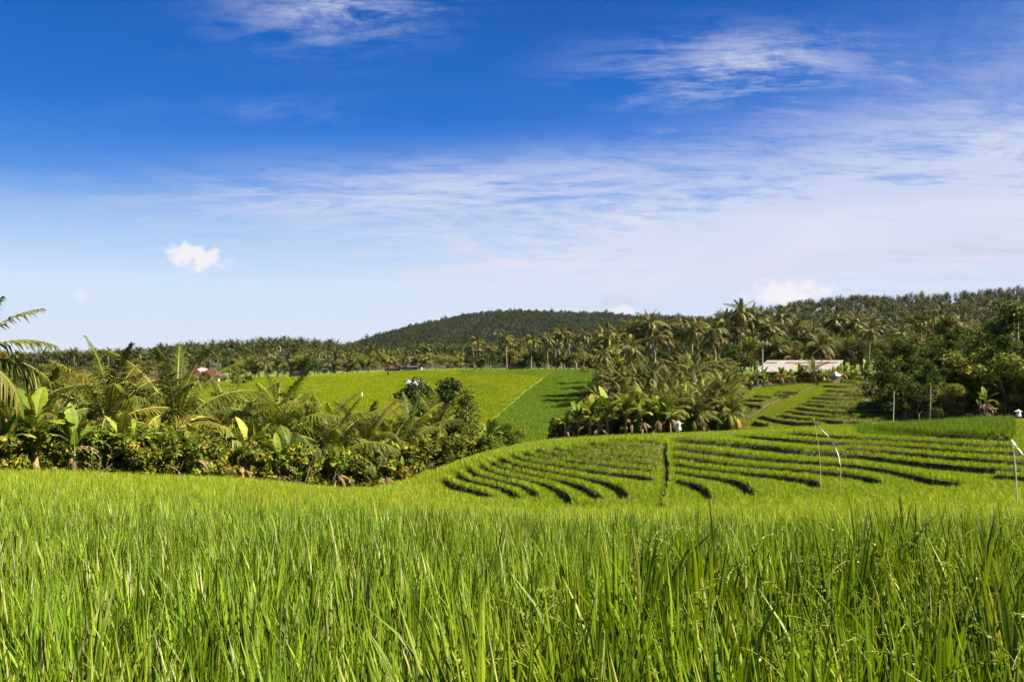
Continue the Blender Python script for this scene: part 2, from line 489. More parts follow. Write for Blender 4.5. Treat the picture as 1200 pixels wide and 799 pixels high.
k = t.smooth(t.m('ADD', at.outputs['Fac'], t.m('MULTIPLY_ADD', f1, 1.2, -0.6)), 0.35, 0.75)
b = t.n('ShaderNodeBsdfPrincipled'); t.set(b.inputs['Base Color'], t.mix(k, soil, weed)); b.inputs['Roughness'].default_value = 0.9
b.inputs['Specular IOR Level'].default_value = 0.1
bp = t.n('ShaderNodeBump'); bp.inputs['Strength'].default_value = 0.6; bp.inputs['Distance'].default_value = 0.06
t.set(bp.inputs['Height'], f2); t.set(b.inputs['Normal'], bp.outputs[0])
o = t.n('ShaderNodeOutputMaterial'); t.t.links.new(b.outputs[0], o.inputs[0])
vg = np.full(len(V), 0.15)
gx, gy = V[:, 0], V[:, 1]; gp = 600+F*gx/np.maximum(gy, 1)
vg[(gy > 60) & (gp > 840) & (gp < 1060) & (gy < 118)] = 0.45
vg[(gp > 500) & (gy > 33) & (gy < 58)] = 0.42
strip = np.interp(gp, [880, 937, 965], [76, 92, 104])          # trodden brown bank across the back terraces
vg[(gp > 872) & (gp < 968) & (abs(gy-strip) < 1.3)] = 0.05
vg[gy > 118] = 0.8
vg[(gp < np.interp(gy, [26, 60, 130, 160, 235], [560, 520, 250, 228, 205])) & (gy > 27) & (gy < 330)] = 0.1
vg[(gp > 1048) & (gy > 57) & (gy < 240)] = 0.1; vg[(gp > 640) & (gp < 880) & (gy > 61) & (gy < 120)] = 0.1
bm_ = MB(); bm_.add(V, Q, 0, vg)
g_ob = link('ground', bm_.mesh('ground', [m_ground])); g_ob['kind'] = 'structure'

# ------------------------------------------------------------------ instancing for uncountable plants ("stuff")
def scatter(name, pts, rot, scl, idx, protos, label, cat):
    me = bpy.data.meshes.new(name)
    me.vertices.add(len(pts)); me.vertices.foreach_set('co', np.asarray(pts, np.float32).ravel())
    a = me.attributes.new('rot', 'FLOAT_VECTOR', 'POINT'); a.data.foreach_set('vector', np.asarray(rot, np.float32).ravel())
    a = me.attributes.new('scl', 'FLOAT_VECTOR', 'POINT')
    scl = np.asarray(scl, np.float32)
    if scl.ndim == 1: scl = np.repeat(scl[:, None], 3, 1)
    a.data.foreach_set('vector', scl.ravel())
    a = me.attributes.new('idx', 'INT', 'POINT'); a.data.foreach_set('value', np.asarray(idx, np.int32))
    ob = link(name, me); tag(ob, label, cat, kind='stuff')
    pc = bpy.data.collections.new(name+'_plants')
    for k, pm in enumerate(protos):
        po = bpy.data.objects.new('%s_plant_%02d' % (name, k), pm); pc.objects.link(po)
    g = bpy.data.node_groups.new(name+'_planting', 'GeometryNodeTree')
    g.interface.new_socket('Geometry', in_out='INPUT', socket_type='NodeSocketGeometry')
    g.interface.new_socket('Geometry', in_out='OUTPUT', socket_type='NodeSocketGeometry')
    N = g.nodes; L = g.links
    gi = N.new('NodeGroupInput'); go = N.new('NodeGroupOutput')
    ci = N.new('GeometryNodeCollectionInfo'); ci.inputs['Collection'].default_value = pc
    ci.inputs['Separate Children'].default_value = True; ci.inputs['Reset Children'].default_value = True
    ip = N.new('GeometryNodeInstanceOnPoints'); ip.inputs['Pick Instance'].default_value = True
    def attr(nm, ty):
        n = N.new('GeometryNodeInputNamedAttribute'); n.data_type = ty; n.inputs['Name'].default_value = nm
        return n.outputs['Attribute']
    L.new(gi.outputs[0], ip.inputs['Points']); L.new(ci.outputs[0], ip.inputs['Instance'])
    L.new(attr('idx', 'INT'), ip.inputs['Instance Index'])
    e2r = N.new('FunctionNodeEulerToRotation'); L.new(attr('rot', 'FLOAT_VECTOR'), e2r.inputs[0])
    L.new(e2r.outputs[0], ip.inputs['Rotation']); L.new(attr('scl', 'FLOAT_VECTOR'), ip.inputs['Scale'])
    L.new(ip.outputs[0], go.inputs[0])
    md = ob.modifiers.new('planting', 'NODES'); md.node_group = g
    return ob

# ------------------------------------------------------------------ rice
def rice_clump(rng, nb, seg, h, w, spread, lean, ears=0, fold=True, var=(0.1, 0.75), straw=0.03):
    mb = MB()
    r = np.sqrt(rng.random(nb))*spread; a = rng.random(nb)*2*PI
    base = np.stack([r*np.cos(a), r*np.sin(a), np.zeros(nb)], 1)
    az = a+rng.normal(0, 0.9, nb); L = h*rng.uniform(0.62, 1.08, nb)
    th0 = np.abs(rng.normal(0, lean*0.5, nb))+0.02; bend = np.abs(rng.normal(0, lean*2.2, nb)); bend = np.where(rng.random(nb) < 0.06, bend+0.9, bend)
    tt = np.linspace(0, 1, seg+1)
    th = th0[:, None]+bend[:, None]*tt[None]**2.2
    dl = L[:, None]/seg
    hx = np.concatenate([np.zeros((nb, 1)), np.cumsum(np.sin(th[:, :-1])*dl, 1)], 1)
    hz = np.concatenate([np.zeros((nb, 1)), np.cumsum(np.cos(th[:, :-1])*dl, 1)], 1)
    C = base[:, None]+np.stack([hx*np.cos(az)[:, None], hx*np.sin(az)[:, None], hz], -1)
    wd = w*rng.uniform(0.6, 1.15, nb)[:, None]*np.interp(tt, [0, 0.25, 0.6, 0.85, 1], [0.55, 0.95, 1, 0.6, 0.05])[None]
    tw = az+PI/2+rng.normal(0, 0.5, nb)
    S = np.stack([np.cos(tw), np.sin(tw), np.zeros(nb)], 1)[:, None]*wd[..., None]*0.5
    v = np.where(rng.random(nb) < straw, rng.uniform(0.93, 1.0, nb), rng.uniform(var[0], var[1], nb))
    k = seg+1
    if fold:
        nrm = np.stack([np.cos(az), np.sin(az), np.zeros(nb)], 1)[:, None]*wd[..., None]*0.22
        P = np.stack([C-S, C+nrm*0-np.abs(nrm)*0+nrm*-1, C+S], 2)      # V-folded blade
        P = P.reshape(nb, k*3, 3)
        q = []
        for s_ in range(seg):
            o_ = s_*3; q += [[o_, o_+1, o_+4, o_+3], [o_+1, o_+2, o_+5, o_+4]]
        q = np.array(q); nv = k*3
    else:
        P = np.stack([C-S, C+S], 2).reshape(nb, k*2, 3)
        q = np.array([[s_*2, s_*2+1, s_*2+3, s_*2+2] for s_ in range(seg)]); nv = k*2
    Q = (q[None]+np.arange(nb)[:, None, None]*nv).reshape(-1, 4)
    mb.add(P, Q, 0, np.repeat(v, nv))
    for _ in range(ears):                                         # drooping ears of grain
        a = rng.random()*2*PI; l = h*rng.uniform(0.72, 0.92); th = rng.uniform(0.03, 0.15)
        n = 7; p = [np.array([0, 0, 0.0])]; ang = th
        pts = [np.array([0.02*math.cos(a), 0.02*math.sin(a), 0])]
        for i_ in range(6):
            pts.append(pts[-1]+np.array([math.sin(ang)*math.cos(a), math.sin(ang)*math.sin(a), math.cos(ang)])*l*0.15); ang += 0.03
        e = [pts[-1]]
        for i_ in range(8):
            e.append(e[-1]+np.array([math.sin(ang)*math.cos(a), math.sin(ang)*math.sin(a), math.cos(ang)])*0.021); ang += 0.17
        tube(mb, pts, 0.0022, 3, 0, 0.55, cap=False); tube(mb, e, 0.001, 3, 0, 0.85, cap=False)
        for p_ in e[1:]:
            for _k in range(4):
                d = norm(rng.normal(0, 1, 3)+np.array([math.cos(a)*0.8, math.sin(a)*0.8, -0.7])); s_ = norm(np.cross(d, rng.normal(0, 1, 3)))
                c = p_+d*0.006; u = norm(np.cross(d, s_))
                mb.add([c-d*.005, c+s_*.0022, c+d*.005, c-s_*.0022], [[0, 1, 2, 3]], 0, rng.uniform(0.80, 0.92))
                mb.add([c-d*.005, c+u*.0022, c+d*.005, c-u*.0022], [[0, 1, 2, 3]], 0, rng.uniform(0.80, 0.92))
    return mb

def tuft(rng, nb, h, w, spread, var=(0.1, 0.7)):
    """a square yard of rice seen from far off"""
    mb = MB()
    b = np.stack([rng.uniform(-spread, spread, nb), rng.uniform(-spread, spread, nb), np.zeros(nb)], 1)
    az = rng.random(nb)*2*PI; L = h*rng.uniform(0.7, 1.1, nb); th = np.abs(rng.normal(0, 0.25, nb))
    S = np.stack([-np.sin(az), np.cos(az), az*0], 1)*w/2
    m_ = b+np.stack([np.sin(th)*.4*np.cos(az), np.sin(th)*.4*np.sin(az), np.cos(th)*.6], 1)*L[:, None]
    e = b+np.stack([np.sin(th)*np.cos(az)*1.2, np.sin(th)*np.sin(az)*1.2, np.cos(th)], 1)*L[:, None]
    P = np.stack([b-S, b+S, m_-S, m_+S, e-S*.15, e+S*.15], 1).reshape(-1, 3)
    q = np.array([[0, 1, 3, 2], [2, 3, 5, 4]])
    mb.add(P, (q[None]+np.arange(nb)[:, None, None]*6).reshape(-1, 4), 0, np.repeat(rng.uniform(var[0], var[1], nb), 6))
    return mb

RS = [(0.0, (0.060, 0.100, 0.006)), (0.35, (0.145, 0.190, 0.008)), (0.7, (0.245, 0.275, 0.014)), (0.84, (0.30, 0.30, 0.045)), (0.93, (0.34, 0.29, 0.07)), (1.0, (0.44, 0.36, 0.17))]
def tint(st, k): return [(p, tuple(a*b for a, b in zip(c, k))) for p, c in st]
mr_right = mat_leaf('rice_leaf_ripening', tint(RS, (0.62, 0.80, 0.6)), 0.30, 0.45, 0.18, 0.25)
mr_left = mat_leaf('rice_leaf_bluish', tint(RS, (0.73, 0.92, 1.2)), 0.30, 0.45, 0.18, 0.25)
mr_mid = mat_leaf('rice_leaf_field', tint(RS, (1.20, 1.28, 1.2)), 0.38, 0.5, 0.18, 0.2)
mr_bowl = mat_leaf('rice_leaf_terrace', tint(RS, (1.00, 1.18, 0.8)), 0.38, 0.5, 0.25, 0.2)
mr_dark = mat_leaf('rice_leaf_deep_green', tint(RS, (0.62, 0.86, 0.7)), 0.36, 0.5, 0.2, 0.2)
mr_far = mat_leaf('rice_leaf_far', tint(RS, (1.27, 1.26, 0.5)), 0.36, 0.6, 0.16, 0.1)
mr_far2 = mat_leaf('rice_leaf_far_greener', tint(RS, (0.92, 1.0, 0.6)), 0.36, 0.6, 0.16, 0.1)
mr_back = mat_leaf('rice_leaf_short', tint(RS, (0.85, 0.85, 0.8)), 0.3, 0.6, 0.3, 0.1)

rng = np.random.default_rng(11)
P_right = [rice_clump(rng, 46, 7, 0.60, 0.0132, 0.06, 0.15, ears=2, var=(0.1, 0.78), straw=0.02).mesh('rice_plant', [mr_right]) for _ in range(9)]
P_left = [rice_clump(rng, 46, 7, 0.52, 0.0115, 0.06, 0.17, ears=0, var=(0.05, 0.72), straw=0.03).mesh('rice_plant', [mr_left]) for _ in range(9)]
P_mid0 = [rice_clump(rng, 40, 4, 0.56, 0.0115, 0.06, 0.30, fold=False, straw=0.03).mesh('rice_plant', [mr_mid]) for _ in range(7)]
P_midl = [rice_clump(rng, 40, 4, 0.55, 0.0115, 0.06, 0.28, fold=False, straw=0.04).mesh('rice_plant', [mr_left]) for _ in range(7)]
P_mid1 = [rice_clump(rng, 34, 3, 0.54, 0.014, 0.09, 0.36, fold=False).mesh('rice_plant', [mr_mid]) for _ in range(6)]
P_bowl = [rice_clump(rng, 34, 3, 0.37, 0.013, 0.11, 0.34, fold=False).mesh('rice_plant', [mr_bowl]) for _ in range(6)]
P_bowl += [rice_clump(rng, 34, 3, 0.37, 0.013, 0.11, 0.34, fold=False).mesh('rice_plant', [mr_mid]) for _ in range(5)]
P_dark = [rice_clump(rng, 30, 3, 0.64, 0.014, 0.08, 0.25, fold=False, var=(0.1, 0.6)).mesh('rice_plant', [mr_dark]) for _ in range(5)]
P_back = [rice_clump(rng, 26, 3, 0.36, 0.016, 0.11, 0.34, fold=False, var=(0.05, 0.8)).mesh('rice_plant', [mr_back]) for _ in range(5)]
P_far = [tuft(rng, 44, 0.6, 0.045, 0.5).mesh('rice_tuft', [mr_far]) for _ in range(5)]
P_far += [tuft(rng, 44, 0.6, 0.045, 0.5).mesh('rice_tuft', [mr_far2]) for _ in range(5)]
P_fard = [tuft(rng, 44, 0.6, 0.045, 0.5).mesh('rice_tuft', [mr_dark]) for _ in range(5)]

def grid(sp, y0, y1, u0, u1, ang, jit, rng):
    """planting grid over the fan u0..u1, y0..y1"""
    X1 = max(abs(u0), abs(u1))*(y1+2)
    R = math.hypot(X1, y1)+2; n = int(R/sp)+1
    a = np.arange(-n, n+1)*sp
    # rotated lattice, only rows near the fan kept
    gx, gy = np.meshgrid(a, a)
    c, s = math.cos(ang), math.sin(ang)
    x = (gx*c-gy*s).ravel(); y = (gx*s+gy*c).ravel()
    k = (y > y0) & (y < y1) & (x > u0*(y+2)) & (x < u1*(y+2))
    x, y = x[k], y[k]
    return x+rng.normal(0, jit, len(x)), y+rng.normal(0, jit, len(y))

def rots(n, rng, tilt=0.08, wind=(0.0, -0.05)):
    return np.stack([rng.normal(wind[0], tilt, n), rng.normal(wind[1], tilt, n), rng.random(n)*2*PI], 1)

FRONT = ([-300, 0, 200, 420, 470, 500, 560, 650, 780, 860, 900, 1020, 1190, 1500], [25, 26.5, 32.5, 46.5, 50.5, 53, 57, 59, 59.5, 62, 61, 56, 54, 53])
def field_ok(x, y):
    px = 600+F*x/np.maximum(y, 1)
    return y < np.interp(px, *FRONT)

# near paddies
x, y = grid(0.15, -1.5, 7.5, -0.95, 0.95, 0.5, 0.02, rng)
r = np.hypot(x, y); keep = (r > 0.78) & (y > -1.4)
x, y = x[keep], y[keep]
b = on_bench(x, y)
R_ = (b > 0.9); L_ = (b < 0.1)
zg = ground(x, y)
for nm, kk, pr, lab in (('ripening_rice', R_, P_right, 'yellow-green ripening rice with drooping ears, filling the nearest paddy on the right'),
                        ('rice_crop', L_ & (y < 7.5), P_left, 'dull bluish green rice blades filling the nearest paddy on the left')):
    n = kk.sum()
    hs = rng.uniform(0.88, 1.12, n)
    low_ = 1.0
    scatter(nm, np.stack([x[kk], y[kk], zg[kk]], 1), rots(n, rng, 0.09, (0.0, -0.04)), np.stack([hs, hs, hs*rng.uniform(0.9, 1.1, n)*low_], 1), rng.integers(0, len(pr), n), pr, lab, 'rice')

# the long slope of the near field and the valley floor (7.5 - 30 m), then to the hedge and the bowl
x, y = grid(0.195, 7.5, 26, -0.78, 0.78, 0.32, 0.03, rng)
keep = field_ok(x, y); x, y = x[keep], y[keep]; zg = ground(x, y)
mixl = rng.random(len(x)) < np.clip((19-y)/13, 0, 0.85)*np.clip((4-x)/6, 0.35, 1)
n = len(x); hs = rng.uniform(0.88, 1.12, n)
ii = rng.integers(0, 7, n)+np.where(mixl, 7, 0)
scatter('field_rice', np.stack([x, y, zg], 1), rots(n, rng), hs, ii, P_mid0+P_midl, 'bright green rice sloping down from the near paddies to the valley floor', 'rice')

x, y = grid(0.245, 26, 64, -0.80, 0.76, 0.10, 0.035, rng)
keep = field_ok(x, y); x, y = x[keep], y[keep]
st, gap = risers(x, y); keep = ~gap; x, y = x[keep], y[keep]; zg = ground(x, y)
px = 600+F*x/y
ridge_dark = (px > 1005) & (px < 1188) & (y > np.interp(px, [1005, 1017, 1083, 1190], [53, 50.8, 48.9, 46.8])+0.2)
pale = rng.random(len(x)) < np.interp(px, [380, 520, 640], [1, 0.75, 0.12])
n = len(x); hs = rng.uniform(0.86, 1.14, n)
inb = (px > 505) & (y > 34)
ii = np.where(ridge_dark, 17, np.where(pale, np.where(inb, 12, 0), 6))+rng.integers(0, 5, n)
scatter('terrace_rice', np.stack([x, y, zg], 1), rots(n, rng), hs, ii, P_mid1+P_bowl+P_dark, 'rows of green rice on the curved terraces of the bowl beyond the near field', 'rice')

# rough weeds on the terrace banks
x, y = grid(0.12, 33, 64, -0.12, 0.72, 0.7, 0.05, rng)
keep = field_ok(x, y); x, y = x[keep], y[keep]; st, gap = risers(x, y); keep = gap & (rng.random(len(x)) < 0.8) & (abs(600+F*x/y-780) > 9); x, y = x[keep], y[keep]; zg = ground(x, y); n = len(x)
hs = rng.uniform(0.22, 0.5, n)
scatter('bank_grass', np.stack([x, y, zg], 1), rots(n, rng, 0.25), hs, rng.integers(0, 5, n), P_dark, 'rough dark grass growing on the banks between the terraces of the bowl', 'grass')

# short crop on the stepped slope below the long shed
x, y = grid(0.23, 61, 116, 0.24, 0.54, 0.1, 0.05, rng)
px = 600+F*x/y
keep = (px > np.interp(y, [61, 78, 96, 114], [850, 862, 872, 955])) & (px < 1052) & (y > np.interp(px, [850, 900, 1020, 1060], [62, 62, 57, 56])+0.8)
sy = np.interp(px, [880, 937, 965], [76, 92, 104]); keep &= ~((abs(y-sy) < 1.6) & (px < 968))
x, y = x[keep], y[keep]; st, gap = risers(x, y); keep = ~gap; x, y = x[keep], y[keep]; zg = ground(x, y); n = len(x)
scatter('stepped_rice', np.stack([x, y, zg], 1), rots(n, rng), rng.uniform(0.6, 0.95, n), rng.integers(0, 10, n), P_back+P_bowl[:5], 'short patchy rice on the narrow stepped terraces below the long roofed shed', 'rice')

# far valley side
x, y = grid(0.62, 92, 240, -0.52, 0.2, 0.2, 0.12, rng)
px = 600+F*x/y
pathpx = np.interp(y, [100, 118, 140, 165, 195, 235], [556, 566, 584, 606, 630, 660])
top = np.interp(px, [100, 230, 300, 420, 520, 720], [232, 226, 236, 232, 229, 229])
zs = surf(x, y)+1.1*np.sin(x*0.055)+0.5*np.sin(y*0.09+x*0.03)
fr = (zs/0.5) % 1.0; patchy = np.sin(x*0.11+1.3)*np.sin(y*0.07)+0.5*np.sin(x*0.31+y*0.2)
line = (fr < 0.22) & (patchy > -0.2)
terr = np.floor(zs/0.5); tone = np.sin(terr*12.9898+np.floor(x/17+terr*0.37)*4.1)*0.5+0.5
keep = (y < top) & (px > np.interp(y, [100, 130, 160, 235], [420, 260, 238, 212])) & (px < 735) & ~line & (abs(px-pathpx)*y/F > 0.55)
gxr, gyr = x[keep], y[keep]; pxk = px[keep]; dk = pxk > pathpx[keep]
dk |= (pxk > 535) & (gyr > 208) & (rng.random(len(gxr)) < 0.6)
zg = ground(gxr, gyr); green2 = rng.random(len(gxr)) < (tone[keep]**3*0.8+0.08+0.3*(patchy[keep] > 0.75))
for nm, kk, pr, lab in (('far_rice', ~dk, P_far, 'sunlit yellow-green rice covering the far valley side, left of the diagonal path'),
                        ('green_rice', dk, P_fard, 'deep green rice on the far valley side, right of the diagonal path')):
    n = kk.sum()
    scatter(nm, np.stack([gxr[kk], gyr[kk], zg[kk]], 1), rots(n, rng, 0.05), rng.uniform(0.85, 1.15, n), rng.integers(0, 5, n)+(5*green2[kk] if len(pr) > 5 else 0), pr, lab, 'rice')
# ------------------------------------------------------------------ plant prototypes
m_palm = mat_leaf('palm_leaflet', [(0.0, (0.020, 0.034, 0.005)), (0.35, (0.058, 0.078, 0.008)), (0.7, (0.150, 0.155, 0.016)), (0.85, (0.24, 0.20, 0.03)), (1.0, (0.27, 0.17, 0.05))], 0.22, 0.55, 0.55, 0.15)
m_palmt = mat_leaf('tall_palm_leaflet', [(0.0, (0.012, 0.020, 0.004)), (0.4, (0.048, 0.058, 0.008)), (0.75, (0.135, 0.120, 0.016)), (0.9, (0.20, 0.150, 0.035)), (1.0, (0.20, 0.115, 0.045))], 0.18, 0.5, 0.55, 0.15)
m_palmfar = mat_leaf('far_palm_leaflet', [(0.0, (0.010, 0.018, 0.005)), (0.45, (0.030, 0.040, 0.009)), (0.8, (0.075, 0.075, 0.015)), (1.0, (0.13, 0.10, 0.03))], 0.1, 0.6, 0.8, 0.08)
m_rachis = mat_plain('palm_rib', (0.20, 0.19, 0.05), (0.30, 0.24, 0.07), 4, 0.5, bump=0)
m_ptrunk = mat_plain('palm_trunk', (0.14, 0.12, 0.095), (0.27, 0.23, 0.18), 5, 0.9, (1, 1, 5), 0.6, 0.3)
m_fibre = mat_plain('palm_fibre', (0.07, 0.035, 0.014), (0.22, 0.12, 0.05), 9, 0.95, (1, 1, 2), 0.6)
m_nut = mat_plain('coconut_husk', (0.16, 0.15, 0.03), (0.26, 0.17, 0.05), 5, 0.5, bump=0.1)
m_ban = mat_leaf('banana_leaf', [(0.0, (0.035, 0.070, 0.008)), (0.5, (0.090, 0.130, 0.014)), (0.8, (0.17, 0.20, 0.024)), (0.93, (0.24, 0.20, 0.04)), (1.0, (0.24, 0.16, 0.06))], 0.22, 0.55, 0.3, 0.12)
m_banstem = mat_plain('banana_stem', (0.14, 0.13, 0.04), (0.28, 0.20, 0.11), 5, 0.6, (1, 1, 0.3), 0.2, 0.25)
m_bandead = mat_leaf('dry_banana_leaf', [(0.0, (0.075, 0.045, 0.024)), (1.0, (0.20, 0.14, 0.085))], 0.15, 0.8, 0.3, 0.1)
m_shrub = mat_leaf('shrub_leaf', [(0.0, (0.022, 0.040, 0.005)), (0.45, (0.075, 0.098, 0.009)), (0.75, (0.165, 0.170, 0.016)), (0.88, (0.25, 0.18, 0.03)), (1.0, (0.26, 0.12, 0.04))], 0.25, 0.6, 0.4, 0.1)
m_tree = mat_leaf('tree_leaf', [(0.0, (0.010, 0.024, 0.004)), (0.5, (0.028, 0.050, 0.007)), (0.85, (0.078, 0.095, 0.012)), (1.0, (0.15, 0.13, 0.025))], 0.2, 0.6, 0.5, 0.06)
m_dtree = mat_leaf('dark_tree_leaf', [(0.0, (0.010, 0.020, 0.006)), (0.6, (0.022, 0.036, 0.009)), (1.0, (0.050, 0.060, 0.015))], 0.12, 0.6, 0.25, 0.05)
m_olive = mat_leaf('olive_tree_leaf', [(0.0, (0.030, 0.045, 0.008)), (0.5, (0.075, 0.092, 0.014)), (0.85, (0.13, 0.125, 0.022)), (1.0, (0.19, 0.13, 0.035))], 0.2, 0.6, 0.35, 0.08)
m_yel = mat_leaf('yellow_tree_leaf', [(0.0, (0.055, 0.075, 0.008)), (0.5, (0.14, 0.15, 0.014)), (1.0, (0.28, 0.23, 0.03))], 0.3, 0.5, 0.35, 0.3)
m_bark = mat_plain('pale_bark', (0.16, 0.13, 0.10), (0.36, 0.31, 0.25), 6, 0.9, (1, 1, 0.4), 0.5, 0.3)
m_dbark = mat_plain('brown_bark', (0.07, 0.05, 0.035), (0.17, 0.13, 0.09), 6, 0.9, (1, 1, 0.4), 0.5, 0.3)
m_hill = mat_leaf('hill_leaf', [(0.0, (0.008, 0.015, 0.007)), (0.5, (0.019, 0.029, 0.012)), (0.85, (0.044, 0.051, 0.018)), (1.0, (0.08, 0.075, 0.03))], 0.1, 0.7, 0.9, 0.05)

UP = np.array([0, 0, 1.0])
def rotz(v, a):
    c, s = math.cos(a), math.sin(a)
    return np.stack([v[..., 0]*c-v[..., 1]*s, v[..., 0]*s+v[..., 1]*c, v[..., 2]], -1)

def frond(mb, rng, org, az, L, el0, curl, pairs, ll, lw, var, droop=0.25, bare=0.14, rib=True, twist=0.0, ribw=0.028):
    n = pairs+1; tt = np.linspace(0, 1, n)
    el = el0-curl*tt**1.35
    dx = np.cos(el)*L/pairs; dz = np.sin(el)*L/pairs
    P = np.stack([np.concatenate([[0], np.cumsum(dx[:-1])]), twist*tt**2*L, np.concatenate([[0], np.cumsum(dz[:-1])])], 1)
    T = norm(np.gradient(P, axis=0)); lat = np.array([0, 1.0, 0]); N = norm(np.cross(T, lat)); N = np.where(N[:, 2:] < 0, -N, N)
    s = tt > bare; Pi, Ti, Ni, ti = P[s], T[s], N[s], (tt[s]-bare)/(1-bare)
    k = len(Pi); vs, var_ = [], []
    for side in (1, -1):
        fwd = np.interp(ti, [0, 0.5, 1], [0.55, 0.95, 2.2])+rng.normal(0, 0.16, k)
        up = np.interp(ti, [0, 0.4, 1], [0.45, 0.2, 0.05])+rng.normal(0, 0.12, k)
        d = norm(Ti*fwd[:, None]+side*lat[None]+Ni*up[:, None]-UP*(droop*0.55)*np.clip(1.2-abs(Ti[:, 2:]), 0, 1))
        l = ll*np.interp(ti, [0, 0.18, 0.5, 0.8, 1], [0.55, 0.95, 1.0, 0.72, 0.35])*rng.uniform(0.85, 1.1, k)
        wv = norm(Ti-d*np.sum(Ti*d, 1, keepdims=True))
        dr = droop*rng.uniform(0.6, 1.4, k)
        p0 = Pi; p1 = Pi+d*(l*0.5)[:, None]-UP*(l*dr*0.22)[:, None]; p2 = Pi+d*(l*0.94)[:, None]-UP*(l*dr)[:, None]
        w0, w1, w2 = wv*lw*0.35, wv*lw*0.5, wv*lw*0.06
        vs.append(np.stack([p0-w0, p0+w0, p1-w1, p1+w1, p2-w2, p2+w2], 1)); var_.append(np.clip(var+rng.normal(0, 0.05, k), 0, 1))
    V = np.concatenate(vs).reshape(-1, 3); vv = np.repeat(np.concatenate(var_), 6)
    q = np.array([[0, 1, 3, 2], [2, 3, 5, 4]]); Q = (q[None]+np.arange(2*k)[:, None, None]*6).reshape(-1, 4)
    mb.add(rotz(V, az)+org, Q, 0, vv)
    if rib:
        idx = np.unique(np.linspace(0, n-1, 9).astype(int))
        tube(mb, rotz(P[idx], az)+org, np.linspace(ribw, ribw*0.2, len(idx)), 4, 1, 0.5, cap=False)

def palm_young(seed, nf=19, L=3.9, stub=0.7, lo=0.15, pairs=92, lean=0.0):
    rng = np.random.default_rng(seed); tr = MB(); cr = MB()
    tube(tr, [(0, 0, -0.3), (0.02, 0, stub*0.5), (0, 0.02, stub), (0, 0.02, stub+0.35)], [0.26, 0.22, 0.19, 0.10], 9, 0)
    for k in range(9):                                     # old leaf bases
        a = k*2.4; z = stub*(0.35+0.07*k)
        tube(tr, [(0.12*math.cos(a), 0.12*math.sin(a), z), (0.26*math.cos(a), 0.26*math.sin(a), z+0.28), (0.40*math.cos(a), 0.40*math.sin(a), z+0.40)], [0.07, 0.045, 0.015], 4, 1)
    for k in range(nf):
        f = k/(nf-1); az = k*2.399+rng.normal(0, 0.2)
        el = 1.52-f**0.95*(1.5-lo)+rng.normal(0, 0.08); curl = 0.55+1.2*f**0.7*rng.uniform(0.75, 1.2)
        l = L*(0.74+0.34*math.sin(PI*min(1, 0.25+0.8*f)))*rng.uniform(0.88, 1.08)
        v = 0.10+0.54*rng.random()
        if f > 0.85 and rng.random() < 0.55: v = rng.uniform(0.78, 1.0)
        frond(cr, rng, np.array([0, 0, stub+0.15]), az, l, el, curl, pairs, 0.70*L/3.4, 0.036, v, 0.35+0.6*f, 0.2, True, rng.normal(0, 0.08), 0.034)
    frond(cr, rng, np.array([0, 0, stub+0.2]), 1.0, L*0.72, 1.52, 0.1, 14, 0.25, 0.03, 0.5, 0.0)
    return [('trunk', tr.mesh('palm_stub', [m_fibre, m_rachis])), ('crown', cr.mesh('young_palm_crown', [m_palm, m_rachis]))]

def palm_tall(seed, H=10.0, nf=26, L=3.3, pairs=22, lean=0.6, nuts=9, skirt=4, mat=None):
    rng = np.random.default_rng(seed); tr = MB(); cr = MB(); nu = MB()
    a = rng.random()*2*PI; tt = np.linspace(0, 1, 9)
    P = np.stack([lean*np.cos(a)*tt**1.6, lean*np.sin(a)*tt**1.6, H*tt-0.4*(1-tt)], 1)
    tube(tr, P, np.interp(tt, [0, 0.08, 0.3, 1], [0.30, 0.20, 0.16, 0.13]), 8, 0)
    top = P[-1]
    for k in range(nf):
        f = k/(nf-1); az = k*2.399+rng.normal(0, 0.25)
        el = 1.45-f**0.9*2.15+rng.normal(0, 0.1); curl = 0.45+0.75*math.sin(PI*f)+rng.normal(0, 0.1)
        l = L*rng.uniform(0.85, 1.08)*(0.8+0.25*math.sin(PI*f)); v = np.clip(rng.normal(0.42, 0.17), 0.05, 0.85)
        if f > 0.88: v = rng.uniform(0.8, 1)
        frond(cr, rng, top+UP*0.1, az, l, el, curl, pairs, 0.72, 0.115*22/pairs, v, 0.45+0.5*f, 0.1, True, rng.normal(0, 0.05), 0.03)
    out = [('trunk', tr.mesh('tall_palm_trunk', [m_ptrunk])), ('crown', cr.mesh('tall_palm_crown', [mat or m_palmt, m_rachis]))]
    if nuts:
        for k in range(nuts):
            a = rng.random()*2*PI; c = top+np.array([0.30*math.cos(a), 0.30*math.sin(a), -0.18-0.25*rng.random()])
            tube(nu, [c+UP*.15, c+UP*.11, c, c-UP*.11, c-UP*.15], [0.03, 0.10, 0.13, 0.10, 0.03], 6, 0)
        out.append(('coconut_bunch', nu.mesh('coconut_bunch', [m_nut])))
    return out

